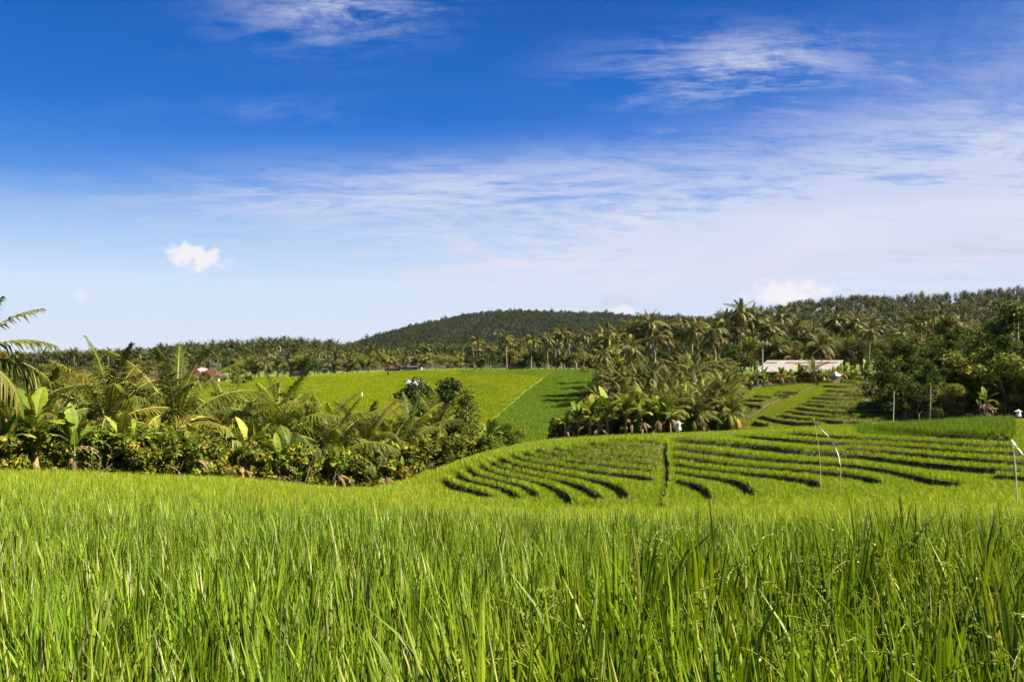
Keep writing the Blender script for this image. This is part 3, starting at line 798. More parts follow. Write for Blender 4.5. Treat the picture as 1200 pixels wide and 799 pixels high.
def banana_leaf(mb, rng, org, az, L, W, el0, curl, var, mat=0, tear=0.35):
    n = 15; tt = np.linspace(0, 1, n); pet = 0.16
    el = el0-curl*tt**1.5
    P = np.stack([np.concatenate([[0], np.cumsum(np.cos(el[:-1]))])*L/(n-1), np.zeros(n), np.concatenate([[0], np.cumsum(np.sin(el[:-1]))])*L/(n-1)], 1)
    T = norm(np.gradient(P, axis=0)); lat = np.array([0, 1.0, 0]); N = norm(np.cross(T, lat)); N = np.where(N[:, 2:] < 0, -N, N)
    tl = np.clip((tt-pet)/(1-pet), 0, 1)
    wd = W*0.5*np.sin(PI*np.clip(tl, 0.0, 1)**0.75)**0.6; wd[tt < pet] = 0
    for side in (1, -1):
        vs = []; var_ = []
        for i in range(n-1):
            if tt[i+1] <= pet: continue
            sag = rng.normal(0, 0.10)*tear; dp = 0.15+tear*abs(rng.normal(0, 0.5))
            g = 0.12*tear*rng.random()
            pa, pb = P[i]+(P[i+1]-P[i])*g, P[i+1]
            ea = pa+side*lat*wd[i]*0.96+N[i]*wd[i]*(0.30-dp)+T[i]*(wd[i]*0.25+sag*0.3)
            eb = pb+side*lat*max(wd[i+1], 0.01)*0.96+N[i+1]*wd[i+1]*(0.30-dp)+T[i+1]*(wd[i+1]*0.25+sag*0.3)
            ma = (pa+ea)/2+N[i]*wd[i]*0.10; mb_ = (pb+eb)/2+N[i]*wd[i+1]*0.10
            b = len(vs)
            vs += [pa, pb, ma, mb_, ea, eb]; var_ += [var+rng.normal(0, 0.03)]*6
        k = len(vs)//6
        q = np.array([[0, 1, 3, 2], [2, 3, 5, 4]])
        mb.add(rotz(np.array(vs), az)+org, (q[None]+np.arange(k)[:, None, None]*6).reshape(-1, 4), mat, np.clip(var_, 0, 1))
    tube(mb, rotz(P[::2], az)+org, np.linspace(0.035, 0.008, len(P[::2])), 4, mat, min(1, var+0.25), cap=False)

def banana(seed, H=2.2, nl=8, L=1.9, W=0.55, stems=1, dead=4):
    rng = np.random.default_rng(seed); st = MB(); cr = MB(); dd = MB()
    for s_ in range(stems):
        o = np.array([rng.uniform(-.6, .6), rng.uniform(-.6, .6), 0]) if s_ else np.zeros(3); h = H*(1 if s_ == 0 else rng.uniform(0.5, 0.85)); sc = h/H
        ln = rng.normal(0, 0.15, 2); top = o+np.array([ln[0], ln[1], h])
        tube(st, [o-UP*.2, o+(top-o)*.35, o+(top-o)*.75, top+UP*.15], [0.17*sc, 0.135*sc, 0.10*sc, 0.05*sc], 8, 0)
        m_ = nl if s_ == 0 else max(4, nl-3)
        for k in range(m_):
            f = k/(m_-1); az = k*2.3+rng.normal(0, 0.25)
            banana_leaf(cr, rng, top, az, L*sc*rng.uniform(0.8, 1.1), W*sc*rng.uniform(0.85, 1.1), 1.5-f*0.95+rng.normal(0, 0.1), 0.45+1.25*f+rng.normal(0, 0.2), np.clip(rng.normal(0.52, 0.2), 0.1, 0.9), 0, 0.14+0.45*f)
        for k in range(dead if s_ == 0 else dead//2):
            az = rng.random()*2*PI
            banana_leaf(dd, rng, top-UP*0.1-UP*0.2*rng.random(), az, L*0.75*sc, W*0.45*sc, 0.1-0.5*rng.random(), 1.5, rng.random(), 0, 1.0)
    out = [('stem', st.mesh('banana_stem', [m_banstem])), ('crown', cr.mesh('banana_crown', [m_ban]))]
    if dead: out.append(('dead_leaves', dd.mesh('banana_dry_leaves', [m_bandead])))
    return out

def leaves(mb, rng, c, rad, n, size, var0=0.45, vs=0.2, shell=0.55, up=0.35, mat=0, asp=0.42):
    d = norm(rng.normal(0, 1, (n, 3))); r = shell+(1-shell)*rng.random(n)**0.7
    p = np.asarray(c)+d*r[:, None]*np.asarray(rad)
    nr = norm(d*0.7+rng.normal(0, 0.65, (n, 3))+UP*up)
    t_ = norm(np.cross(nr, rng.normal(0, 1, (n, 3)))); b_ = np.cross(nr, t_)
    s_ = size*rng.uniform(0.65, 1.25, n)[:, None]
    P = np.stack([p-t_*s_*.5, p+b_*s_*asp*.5-nr*s_*.05, p+t_*s_*.5-nr*s_*.10, p-b_*s_*asp*.5-nr*s_*.05], 1).reshape(-1, 3)
    v = np.clip(rng.normal(var0, vs, n), 0, 1)
    mb.add(P, np.arange(4*n).reshape(n, 4), mat, np.repeat(v, 4))

def branchy(tr, rng, base, h, r, n, spread, lo=0.35, mat=0, wob=0.15):
    """trunk with limbs; returns limb tips"""
    tt = np.linspace(0, 1, 7); w = np.cumsum(rng.normal(0, wob, (7, 2)), 0)*tt[:, None]
    P = np.stack([base[0]+w[:, 0], base[1]+w[:, 1], base[2]+h*tt-0.3*(1-tt)], 1)
    tube(tr, P, np.interp(tt, [0, 0.08, 0.6, 1], [r*1.5, r, r*0.7, r*0.25]), 8, mat)
    tips = [P[-1]]
    for k in range(n):
        f = lo+(1-lo)*(k+0.5)/n*0.95; a = k*2.4+rng.normal(0, 0.4)
        o = np.array([np.interp(f, tt, P[:, i]) for i in range(3)])
        l = spread*(1.15-0.55*f)*rng.uniform(0.75, 1.15); e = 0.45+0.5*rng.random()
        q = [o, o+np.array([math.cos(a)*.45, math.sin(a)*.45, math.sin(e)*.35])*l, o+np.array([math.cos(a), math.sin(a), math.sin(e)*1.0])*l]
        tube(tr, q, [r*0.45, r*0.28, r*0.08], 5, mat)
        tips += [q[1]*.4+q[2]*.6, q[2]]
    return tips

def shrub(seed, h=2.0, r=1.0, n=900, size=0.2, leafm=None, dens=9):
    rng = np.random.default_rng(seed); tr = MB(); cr = MB()
    tips = []
    for s_ in range(3):
        tips += branchy(tr, rng, np.array([rng.normal(0, .15), rng.normal(0, .15), 0]), h*rng.uniform(0.7, 0.9), 0.035, 4, r*0.7, 0.25)
    for k in range(dens):
        a = rng.random()*2*PI; rr = r*math.sqrt(rng.random())*0.75
        c = np.array([rr*math.cos(a), rr*math.sin(a), h*rng.uniform(0.18, 0.88)])
        s_ = r*rng.uniform(0.3, 0.52)
        leaves(cr, rng, c, (s_, s_, s_*0.8), n//dens, size, np.clip(rng.normal(0.45, 0.14), 0.1, 0.8), 0.2, 0.45, 0.4)
    return [('trunk', tr.mesh('shrub_stems', [m_dbark])), ('crown', cr.mesh('shrub_crown', [leafm or m_shrub]))]

def tree(seed, h=9.0, spread=2.6, n=5200, size=0.30, leafm=None, barkm=None, lo=0.35, limbs=8, r=0.16, clump=1.0, flat=0.75, wob=0.25):
    rng = np.random.default_rng(seed); tr = MB(); cr = MB()
    tips = branchy(tr, rng, np.zeros(3), h*0.86, r, limbs, spread, lo, 0, wob)
    per = n//len(tips)
    for c in tips:
        s_ = clump*rng.uniform(0.75, 1.3)
        v0 = np.clip(rng.normal(0.45, 0.15), 0.1, 0.8)
        m_ = int(per*rng.uniform(0.6, 1.4))
        leaves(cr, rng, c, (s_, s_, s_*flat), m_, size, v0, 0.18, 0.35, 0.45)
    return [('trunk', tr.mesh('tree_trunk', [barkm or m_bark])), ('crown', cr.mesh('tree_crown', [leafm or m_tree]))]

def cone_tree(seed, h=4.2, r=1.15, n=3600):
    rng = np.random.default_rng(seed); tr = MB(); cr = MB()
    branchy(tr, rng, np.zeros(3), h*0.86, 0.07, 7, r*0.55, 0.2, 0, 0.03)
    for k in range(44):
        f = (k+0.5)/44; rr = r*(1-f**2.2)*0.95+0.10; a = rng.random()*2*PI
        leaves(cr, rng, (rr*0.62*math.cos(a), rr*0.62*math.sin(a), h*(0.2+0.76*f)), (0.36, 0.36, 0.36), n//34, 0.16, rng.uniform(0.3, 0.7), 0.18, 0.3, 0.3)
    return [('trunk', tr.mesh('tree_trunk', [m_bark])), ('crown', cr.mesh('cone_crown', [m_olive]))]

PROTO = {
    'young': [(palm_young(s, nf, L, st, lo), 3.2+st) for s, nf, L, st, lo in ((1, 22, 3.3, 1.9, -0.05), (2, 18, 3.3, 1.5, 0.15), (3, 24, 3.3, 2.1, -0.25), (4, 20, 3.3, 1.6, 0.1), (5, 21, 3.3, 1.8, -0.15))],
    'tall': [(palm_tall(s, 10, nf, L, 22, ln, nuts, 4), 12.2) for s, nf, L, ln, nuts in ((11, 24, 3.1, 0.5, 9), (12, 28, 3.4, 0.9, 7), (13, 22, 2.9, 0.3, 10), (14, 26, 3.2, 1.3, 0), (15, 20, 3.3, 0.6, 8))],
    'mid': [(palm_tall(s, 5, nf, L, 22, ln, nuts, 4), 7.4) for s, nf, L, ln, nuts in ((21, 24, 3.3, 0.3, 8), (22, 26, 3.5, 0.6, 6), (23, 22, 3.2, 0.2, 0))],
    'banana': [(banana(s, h, nl, L, W, stn, dd), h+1.7) for s, h, nl, L, W, stn, dd in ((31, 1.7, 9, 2.2, 0.66, 1, 3), (32, 1.9, 9, 2.4, 0.72, 1, 4), (33, 1.5, 9, 2.1, 0.62, 2, 4), (34, 1.8, 7, 2.0, 0.58, 3, 6))],
    'shrub': [(shrub(s, h, r, n, sz), h) for s, h, r, n, sz in ((41, 2.0, 1.1, 1500, 0.22), (42, 2.3, 1.2, 1700, 0.24), (43, 1.8, 1.2, 1500, 0.25), (44, 2.1, 1.0, 1400, 0.22))],
    'tree': [(tree(51, 9, 2.5), 9.3), (tree(52, 10, 2.2, 5200, 0.32, m_tree, m_bark, 0.45), 10.2), (tree(53, 8, 2.9, 6000, 0.28, m_tree, m_dbark, 0.3), 8.4), (tree(54, 11, 2.1, 4200, 0.34, m_olive, m_bark, 0.5, 9, 0.2), 11.2)],
    'olive': [(tree(56, 8, 2.3, 5000, 0.24, m_olive, m_bark, 0.3), 8.4), (tree(57, 7, 2.5, 5000, 0.26, m_olive, m_dbark, 0.25), 7.4)],
    'bush': [(tree(61, 4, 1.9, 4200, 0.24, m_tree, m_dbark, 0.15, 8, 0.09, 0.85), 4.4), (tree(62, 4, 1.7, 4000, 0.24, m_shrub, m_dbark, 0.15, 8, 0.09, 0.8), 4.3)],
    'yellow': [(tree(66, 5, 1.9, 4000, 0.24, m_yel, m_bark, 0.2, 8, 0.1, 0.8), 5.2)],
    'dark': [(tree(71, 6.2, 2.6, 5200, 0.30, m_dtree, m_dbark, 0.45, 9, 0.15, 0.95, 0.7), 6.6)],
    'bare': [(tree(76, 10, 1.9, 1800, 0.30, m_olive, m_bark, 0.45, 9, 0.2, 0.8), 10.4), (tree(77, 9, 1.5, 1300, 0.3, m_olive, m_bark, 0.6, 7, 0.13, 0.8), 9.4)],
    'cone': [(cone_tree(81), 4.2)],
}
NAMES = {'young': ('young_coconut_palm', 'palm'), 'tall': ('tall_coconut_palm', 'palm'), 'mid': ('coconut_palm', 'palm'), 'banana': ('banana_plant', 'banana plant'),
         'shrub': ('coffee_shrub', 'shrub'), 'tree': ('broadleaf_tree', 'tree'), 'olive': ('broadleaf_tree', 'tree'), 'bush': ('leafy_bush', 'bush'), 'yellow': ('yellow_green_tree', 'tree'),
         'dark': ('dark_tree', 'tree'), 'bare': ('slender_tree', 'tree'), 'cone': ('conical_tree', 'tree')}
PR = np.random.default_rng(99)
def plant(kind, px, y, label, group=None, top=None, h=None, var=None, rz=None, lean=(0, 0), s=None, z=None):
    """stand one plant on the ground; its height in metres from h or from the photo row of its top"""
    vs_ = PROTO[kind]; parts, h0 = vs_[(PR.integers(0, len(vs_)) if var is None else var % len(vs_))]
    x = (px-600)/F*y; zz = G1(x, y) if z is None else z
    if s is None:
        if top is not None: h = (HZ-top)/F*y-zz
        s = (h or h0)/h0
    nm, cat = NAMES[kind]
    e = empty(nm, (x, y, zz), (PR.random()*2*PI if rz is None else rz), s, lean)
    tag(e, label, cat, group)
    for pn, me in parts: link(pn, me, e)
    return e
# ------------------------------------------------------------------ left grove (between the near field and the far valley side)
def front(px): return float(np.interp(px, *FRONT))
Gl = 'young palms of the left grove'
for px, y, top, var, lab in (
    (-38, 26, 350, 'T', 'tall coconut palm cut by the left edge, its crown against the sky'),
    (12, 29.5, 428, 3, 'young palm with long drooping pale fronds at the far left end of the grove'),
    (50, 40, 436, 1, 'young palm behind the bright upright banana leaf at the left end of the grove'),
    (127, 34.5, 417, 0, 'big feathery young palm spreading over the hedge, second large one from the left'),
    (207, 37.5, 411, 1, 'upright dark young palm with a yellow stem base, left of the white-walled houses'),
    (272, 43, 440, 4, 'young palm just below the red-roofed houses, with drooping outer fronds'),
    (325, 44, 442, 0, 'young palm with a shaggy brown heart between the houses and the blue hut'),
    (366, 47, 465, 1, 'slim upright young palm right of the shaggy brown-hearted one'),
    (392, 46, 478, 3, 'low young palm with spiky upright fronds in the middle of the grove'),
    (430, 50, 474, 2, 'young palm with fronds bent to the right in the middle of the grove'),
    (456, 53, 483, 4, 'small bright young palm left of the dark round tree'),
    (482, 55, 474, 0, 'young palm in front of the left side of the dark round tree'),
    (512, 58, 462, 2, 'arching young palm directly in front of the dark round tree'),
):
    if var == 'T':
        plant('mid', px, y, lab, top=top, var=1, lean=(0, 0.06), rz=0.4)
    else:
        plant('young', px, y+2.2, lab, Gl, top=top-13, var=var)
for k in range(46):
    px = PR.uniform(-90, 500); y = front(px)+PR.uniform(11, 20)+ (PR.uniform(0, 38) if px < 290 else 0)
    top = np.interp(px, [-90, 0, 100, 160, 240, 300, 400, 500], [438, 442, 446, 448, 466, 472, 490, 498])+PR.uniform(-2, 14)
    plant('young', px, y, 'young coconut palm half hidden among the others deep in the left grove', 'half hidden palms of the left grove', h=min(6.0, max(3.0, (HZ-top)/F*y-G1((px-600)/F*y, y))))
for k in range(56):
    px = PR.uniform(-60, 212); y = front(px)+PR.uniform(25, 290)
    plant('bush' if k % 3 else 'olive', px, y, 'rounded green tree filling a gap behind the palms of the left grove', 'trees behind the left palms', h=PR.uniform(4.0, 6.5))
# banana plants along the edge
for px, dy, h, var, lab in (
    (5, 1.5, 2.6, 3, 'withered brown banana plant at the left edge of the picture'),
    (42, 0.6, 3.4, 1, 'banana plant with one tall bright upright leaf near the left edge'),
    (80, 0.6, 2.9, 3, 'banana plant with brown hanging leaves, right of the bright upright leaf'),
    (92, 1.2, 2.6, 0, 'small green banana plant beside the brown-leaved one at the left'),
    (142, 1.6, 3.0, 2, 'bushy banana plant below the big feathery palm'),
    (190, 0.3, 2.0, 0, 'low banana plant at the foot of the hedge below the dark upright palm'),
    (226, 0.4, 2.4, 1, 'banana plant with a spotted dry stem below the white-walled houses'),
    (283, 0.4, 2.7, 0, 'thin banana plant leaning at the edge of the field, left of the dry clump'),
    (300, 3.2, 3.6, 2, 'banana clump with raised leaves behind the hedge below the houses'),
    (322, 0.4, 2.9, 3, 'dry-stemmed banana clump with ragged brown skirts at the field edge'),
    (338, 0.8, 2.6, 3, 'second ragged banana plant pressed against the dry-stemmed clump'),
    (391, 0.1, 2.9, 0, 'well-formed banana plant with star-like leaves at the field edge'),
    (413, 0.6, 2.5, 1, 'banana plant with a leaning pale stem between the star-like one and the block'),
    (448, 0.8, 2.6, 2, 'banana plant right behind the small concrete block'),
    (463, 0.5, 2.9, 3, 'banana clump with several pale stems right of the concrete block'),
    (474, 0.7, 2.4, 0, 'last banana plant of the row, where the field edge turns uphill'),
):
    plant('banana', px, front(px)+min(dy, 2)*0.6+0.35, lab, 'banana plants along the left grove', h=h*1.0, var=var)
for k in range(92):
    px = -40+k*6.6+PR.normal(0, 2.5)
    for dy in ((1.1, 3.2) if k % 2 else (1.7, 4.6)):
        if px > 556 and dy > 2: continue
        plant('shrub', px, front(px)+dy+PR.uniform(-.3, .5), 'leafy coffee shrub in the unbroken low hedge below the left palms', 'coffee shrubs along the left grove', h=np.interp(px, [0, 250, 480, 560], [1.7, 2.2, 2.7, 1.9])*PR.uniform(0.85, 1.2)*(1.1 if dy > 2 else 0.95))
plant('dark', 505, 64, 'dark round-crowned tree standing above the right end of the left grove', top=443, var=0)
plant('cone', 548, 59.5, 'olive green cone-shaped tree at the right end of the left grove', top=456, var=0)
plant('banana', 573, 60.5, 'dark leaved banana plant right of the cone-shaped tree', h=2.6, var=0)
plant('bush', 588, 62, 'low dark bush at the foot of the far slope, right of the cone-shaped tree', h=2.6, var=0)
plant('bush', 601, 63, 'small rounded bush at the very right tip of the left grove', h=1.9, var=1)

# ------------------------------------------------------------------ thicket behind the bowl
for k in range(100):
    px = PR.uniform(680, 858); y = PR.uniform(66, 112)
    if px < 700: y = min(y, 82)
    topmin = np.interp(px, [660, 690, 720, 760, 800, 860], [474, 446, 420, 406, 402, 414])
    top = topmin+(112-y)/46*48+PR.uniform(-4, 10)
    x = (px-600)/F*y
    hh = float(np.clip((HZ-top)/F*y-G1(x, y), 2.8, 8.5))
    if hh > 5.2 and k % 4: plant('mid', px, y, 'short-trunked coconut palm in the upper part of the dense thicket behind the terraced bowl', 'upper palms of the middle thicket', h=hh)
    else: plant('young', px, y, 'young coconut palm in the dense thicket behind the terraced bowl', 'young palms of the middle thicket', h=min(hh, 6.0))
for k in range(18):
    px = PR.uniform(690, 860); y = PR.uniform(80, 122)
    plant('bush' if k % 4 else 'olive', px, y, 'green bush filling the gaps between palms of the middle thicket', 'bushes of the middle thicket', h=PR.uniform(3.0, 5.2))
for px, y, h, var, lab in (
    (662, 61.5, 2.0, 0, 'first low banana plant on the ridge at the left tip of the middle thicket'),
    (678, 62.0, 2.6, 1, 'banana plant with broad dark leaves at the lower left of the middle thicket'),
    (692, 62.0, 3.0, 2, 'banana clump with a long level leaf at the lower left of the middle thicket'),
    (712, 62.5, 3.2, 0, 'banana plant with raised leaves against the dark of the middle thicket'),
    (733, 62.5, 3.0, 1, 'tall banana plant in the front row between the ridge and the young palms'),
    (752, 62.5, 2.8, 2, 'yellow-green banana clump left of the white scarecrow'),
    (772, 62.8, 2.6, 0, 'banana plant right behind the top of the dark field path'),
    (786, 63.0, 2.4, 1, 'small bright banana plant right behind the white scarecrow'),
):
    plant('banana', px, y, lab, 'banana plants on the ridge', h=h*1.2, var=var)
for k in range(18):
    px = 655+k*8+PR.normal(0, 3); y = np.interp(px, [650, 780, 870], [62.5, 63.5, 65])+PR.uniform(0, 3)
    plant('shrub', px, y, 'leafy shrub in the front row of the middle thicket', 'shrubs along the ridge', h=PR.uniform(1.2, 2.4))
for k in range(14):
    px = 740+k*7.6+PR.normal(0, 3); y = np.interp(px, [650, 780, 880], [63.5, 64.5, 68])+PR.uniform(0, 3)
    plant('young', px, y, 'young coconut palm reaching to the ground at the front edge of the middle thicket', 'front palms of the middle thicket', h=PR.uniform(3.0, 4.6))
plant('young', 815, 66, 'drooping young palm with yellow fronds at the front of the thicket, right of the scarecrow', Gl.replace('left grove', 'middle thicket'), h=3.6, var=4)
plant('olive', 845, 67, 'feathery olive tree with bare twigs at the right end of the middle thicket', h=5.0, var=0)
plant('young', 850, 69, 'young palm at the right corner of the middle thicket, above the stepped slope', 'young palms of the middle thicket', h=4.0, var=3)

# around the long shed
for k in range(22):
    px = 874+k*7.2+PR.normal(0, 2.5); y = PR.uniform(100, 106)+max(0, (px-900)*0.03)
    plant('banana', px, y, 'small banana plant in the row hiding the front of the long shed', 'banana plants before the shed', h=PR.uniform(1.9, 2.9))
plant('young', 953, 104, 'small palm with spread leaves standing in front of the roof of the long shed', h=4.0, var=1)
for k in range(12):
    plant('shrub', 872+k*13+PR.normal(0, 3), PR.uniform(104, 108), 'low shrub among the banana plants before the long shed', 'shrubs before the shed', h=PR.uniform(1.2, 2.0))

# ------------------------------------------------------------------ tall palms above the thicket and the shed
for px, y, top, var, lab in (
    (868, 150, 350, 2, 'tallest coconut palm on the skyline, with a long bare pale trunk'),
    (839, 128, 373, 4, 'lower palm with a star-shaped drooping crown and a short pale trunk'),
    (851, 158, 361, 0, 'skyline palm just left of the tallest one'),
    (885, 156, 358, 1, 'skyline palm just right of the tallest one'),
    (770, 160, 364, 3, 'tall feathery palm standing out left of the star-shaped palm group'),
    (708, 165, 379, 0, 'dark tall palm at the left end of the skyline palm band'),
    (738, 165, 372, 1, 'tall palm above the yellow bush at the left of the skyline band'),
    (915, 150, 358, 2, 'tall palm on the skyline directly above the left end of the shed roof'),
    (955, 140, 376, 3, 'palm with hanging yellow fronds above the middle of the shed roof'),
    (978, 150, 362, 0, 'tall palm above the right end of the shed roof'),
    (1003, 135, 366, 1, 'palm with a pale trunk between the shed and the right forest'),
    (1018, 118, 376, 4, 'wide palm with pale curved fronds at the edge of the right forest'),
):
    plant('tall', px, y, lab, 'skyline palms', top=top, var=var)
for k in range(58):
    px = 708+k*5.9+PR.normal(0, 4); y = PR.uniform(132, 185)
    top = np.interp(px, [690, 760, 840, 880, 940, 1050], [384, 370, 372, 364, 368, 372])+PR.uniform(0, 26)
    plant('tall', px, y, 'tall coconut palm packed into the skyline band above the thicket and the shed', 'skyline palms', top=top)
for k in range(40):
    px = 710+k*8.9+PR.normal(0, 4); y = PR.uniform(124, 178)
    plant('tree' if k % 3 else 'bush', px, y, 'dark green tree filling the space under the skyline palms', 'trees under the skyline palms', h=PR.uniform(5.0, 8.5))
plant('yellow', 716, 150, 'bright yellow-green bush at the left foot of the skyline palms', top=408, var=0)
plant('yellow', 697, 190, 'small yellowish tree at the edge of the far field beside the skyline palms', top=412, var=0)
for k in range(22):
    px = 905+k*7+PR.normal(0, 3); y = PR.uniform(116, 128)
    plant('olive' if k % 2 else 'mid', px, y, 'half-grown tree in the belt right behind the long shed' if k % 2 else 'half-grown palm in the belt right behind the long shed', 'belt behind the shed', h=PR.uniform(4.5, 6.8))

# ------------------------------------------------------------------ forest on the right
for px, y, top, kind, var, lab in (
    (1073, 84, 350, 'bare', 0, 'tall pale-trunked tree with a thin yellowish crown rising over the right forest'),
    (1112, 90, 362, 'tree', 3, 'tall olive-crowned tree right of the pale-trunked one'),
    (1153, 78, 366, 'bare', 1, 'slender tree with a white bare trunk in the middle of the right forest'),
    (1196, 72, 340, 'tree', 1, 'big dark tree at the right edge rising above the far ridge'),
    (1185, 66, 392, 'tree', 2, 'large-leaved tree leaning over the white post at the right'),
    (1126, 70, 415, 'bare', 1, 'thin pale-stemmed tree against the dark heart of the right forest'),
    (1052, 70, 432, 'olive', 1, 'small olive tree at the left edge of the right forest'),
):
    plant(kind, px, y, lab, top=top, var=var)
for k in range(34):
    px = 1040+k*8.2+PR.normal(0, 4); y = PR.uniform(70, 106)
    topb = np.interp(px, [1030, 1050, 1080, 1140, 1200, 1320], [420, 386, 366, 368, 356, 346])+(106-y)*0.7+PR.uniform(0, 16)
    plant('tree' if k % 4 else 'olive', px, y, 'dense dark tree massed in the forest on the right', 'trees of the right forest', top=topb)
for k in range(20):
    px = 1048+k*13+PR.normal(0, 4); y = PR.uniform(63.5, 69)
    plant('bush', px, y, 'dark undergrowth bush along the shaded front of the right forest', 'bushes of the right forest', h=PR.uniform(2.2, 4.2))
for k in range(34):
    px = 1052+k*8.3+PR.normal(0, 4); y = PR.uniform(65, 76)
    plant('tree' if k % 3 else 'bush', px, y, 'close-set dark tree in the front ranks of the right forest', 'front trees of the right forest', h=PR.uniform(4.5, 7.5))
for k in range(9):
    plant('tall', 1046+k*22+PR.normal(0, 6), PR.uniform(100, 125), 'coconut palm showing its crown between the trees of the right forest', 'palms of the right forest', top=PR.uniform(362, 384))
for px, y, h, var, lab in (
    (1062, 66.5, 2.7, 2, 'banana clump with pale raised leaves at the left front of the right forest'),
    (1082, 67.5, 2.8, 1, 'banana plant with one bright leaf in the shade of the right forest'),
    (1100, 67.2, 2.3, 0, 'small banana plant in the shade between the two bright-leaved ones'),
    (1156, 58.5, 2.3, 3, 'young banana plant with two splayed bright leaves on the dark green ridge'),
):
    plant('banana', px, y, lab, 'banana plants of the right forest', h=h*1.1, var=var)

# ------------------------------------------------------------------ palms and trees along the top of the far field
for px, y, top, var, lab in (
    (594, 226, 388, 0, 'yellowish tall palm beside the pink walled ruin beyond the far field'),
    (622, 228, 391, 1, 'tall palm right of the pink walled ruin beyond the far field'),
    (642, 232, 388, 2, 'straight-trunked palm in the middle of the row beyond the far field'),
    (652, 236, 381, 3, 'highest palm of the row beyond the far field'),
    (668, 236, 386, 4, 'palm right of the highest one in the row beyond the far field'),
    (684, 232, 384, 0, 'palm near the right corner of the far field, left of the yellowish tree'),
    (557, 238, 393, 1, 'dark palm left of the pink walled ruin, against the wooded hill'),
):
    plant('tall', px, y, lab, 'palms beyond the far field', top=top, var=var)
for k in range(120):
    px = PR.uniform(170, 730); y = PR.uniform(238, 300) if px > 400 else PR.uniform(262, 340)
    lo = np.interp(px, [170, 300, 330, 400, 450, 520, 560, 660, 730], [420, 409, 406, 408, 416, 412, 396, 390, 386])
    plant('tall', px, y, 'coconut palm in the long tree line along the top of the far field', 'palms beyond the far field', top=lo+PR.uniform(0, 10))
for k in range(64):
    px = 270+k*7.2+PR.normal(0, 4); y = np.interp(px, [270, 420, 520, 720], [250, 240, 233, 233])+PR.uniform(-1, 5)
    kd = 'yellow' if (440 < px < 545 and k % 2) or k % 9 == 0 else ('bush' if k % 2 else 'mid')
    lb = {'yellow': 'yellow-green bushy tree at the upper edge of the far field', 'bush': 'round green bush at the upper edge of the far field', 'mid': 'short palm at the upper edge of the far field'}[kd]
    plant(kd, px, y, lb, lb.split(' at ')[0]+' row beyond the far field', h=PR.uniform(4.0, 7.0) if kd != 'mid' else PR.uniform(5, 7.5))
plant('cone', 277, 205, 'slim dark tree standing alone in the far field right of the white-walled houses', h=6.0, var=0)
plant('bush', 291, 215, 'small round bush beside the sloping track in the far field', h=2.8, var=0)
plant('bush', 239, 208, 'dark round bush just below the white-walled houses', h=4.6, var=0)
plant('bush', 246, 204, 'second dark bush below the houses, the lower right of the pair', h=3.6, var=1)

# ------------------------------------------------------------------ hills with their woods
def ridge(name, prof, y0, y1, y2, z0):
    """hill whose skyline follows prof at distance y1"""
    pxs = np.arange(prof[0][0], prof[-1][0]+1, 5.0); pk = np.interp(pxs, [p[0] for p in prof], [p[1] for p in prof])
    ys = np.concatenate([np.linspace(y0, y1, 40), np.linspace(y1, y2, 12)[1:]])
    mb = MB(); P = []
    for yy in ys:
        f = (yy-y0)/(y1-y0) if yy <= y1 else 1-(yy-y1)/(y2-y1)
        g = f*f*(3-2*f)*0.55+f*0.45
        z = z0+((HZ-pk)/F*y1-z0)*g
        wob = 0.06*np.sin(pxs*0.035+yy*0.011)+0.05*np.sin(pxs*0.09-yy*0.02)
        P.append(np.stack([(pxs-600)/F*y1*(0.55+0.45*yy/y1), np.full(len(pxs), yy), z+np.maximum(z-z0, 0)*wob*math.sin(PI*min(f, 1))*(yy < y1)], 1))
    P = np.array(P); nr, nc = P.shape[:2]
    i = np.arange(nr-1)[:, None]*nc; j = np.arange(nc-1)[None]
    mb.add(P.reshape(-1, 3), np.stack([i+j, i+j+1, i+j+1+nc, i+j+nc], -1).reshape(-1, 4))
    o = link(name, mb.mesh(name, [m_hillsoil])); o['kind'] = 'structure'
    return P
m_hillsoil = mat_plain('forest_floor', (0.018, 0.028, 0.010), (0.05, 0.05, 0.02), 0.08, 0.95, bump=0)
def on_grid(P, n, rng):
    nr, nc = P.shape[:2]
    a = rng.random(n)*(nr-1.001); b = rng.random(n)*(nc-1.001); ia, ib = a.astype(int), b.astype(int); fa, fb = (a-ia)[:, None], (b-ib)[:, None]
    return P[ia, ib]*(1-fa)*(1-fb)+P[ia+1, ib]*fa*(1-fb)+P[ia, ib+1]*(1-fa)*fb+P[ia+1, ib+1]*fa*fb

def far_crown(seed, h, r, n, size):
    rng = np.random.default_rng(seed); mb = MB()
    tube(mb, [(0, 0, -1), (0, 0, h*0.5)], [0.3, 0.2], 4, 1)
    for k in range(7):
        f = (k+0.5)/7; rr = r*math.sin(PI*(0.25+0.5*f))
        a = k*2.4; leaves(mb, rng, (rr*.4*math.cos(a), rr*.4*math.sin(a), h*(0.42+0.44*f)), (rr*.8, rr*.8, h*.17), n//7, size, rng.uniform(0.2, 0.7), 0.18, 0.4, 0.4, 0, 0.7)
    return mb.mesh('forest_tree', [m_hill, m_dbark])
def far_palm(seed):
    rng = np.random.default_rng(seed); mb = MB(); h = rng.uniform(8, 10.5)
    tube(mb, [(0, 0, -1), (0.1, 0, h*0.5), (0.4, 0, h)], [0.24, 0.18, 0.14], 5, 1)
    for k in range(15):
        f = k/14; frond(mb, rng, np.array([0.4, 0, h]), k*2.4, rng.uniform(2.9, 3.6), 1.35-f*2.2, 0.9, 7, 0.9, 0.42, np.clip(rng.normal(0.42, 0.2), 0, 0.9), 0.45, 0.1, False)
    return mb.mesh('forest_palm', [m_palmfar, m_dbark])
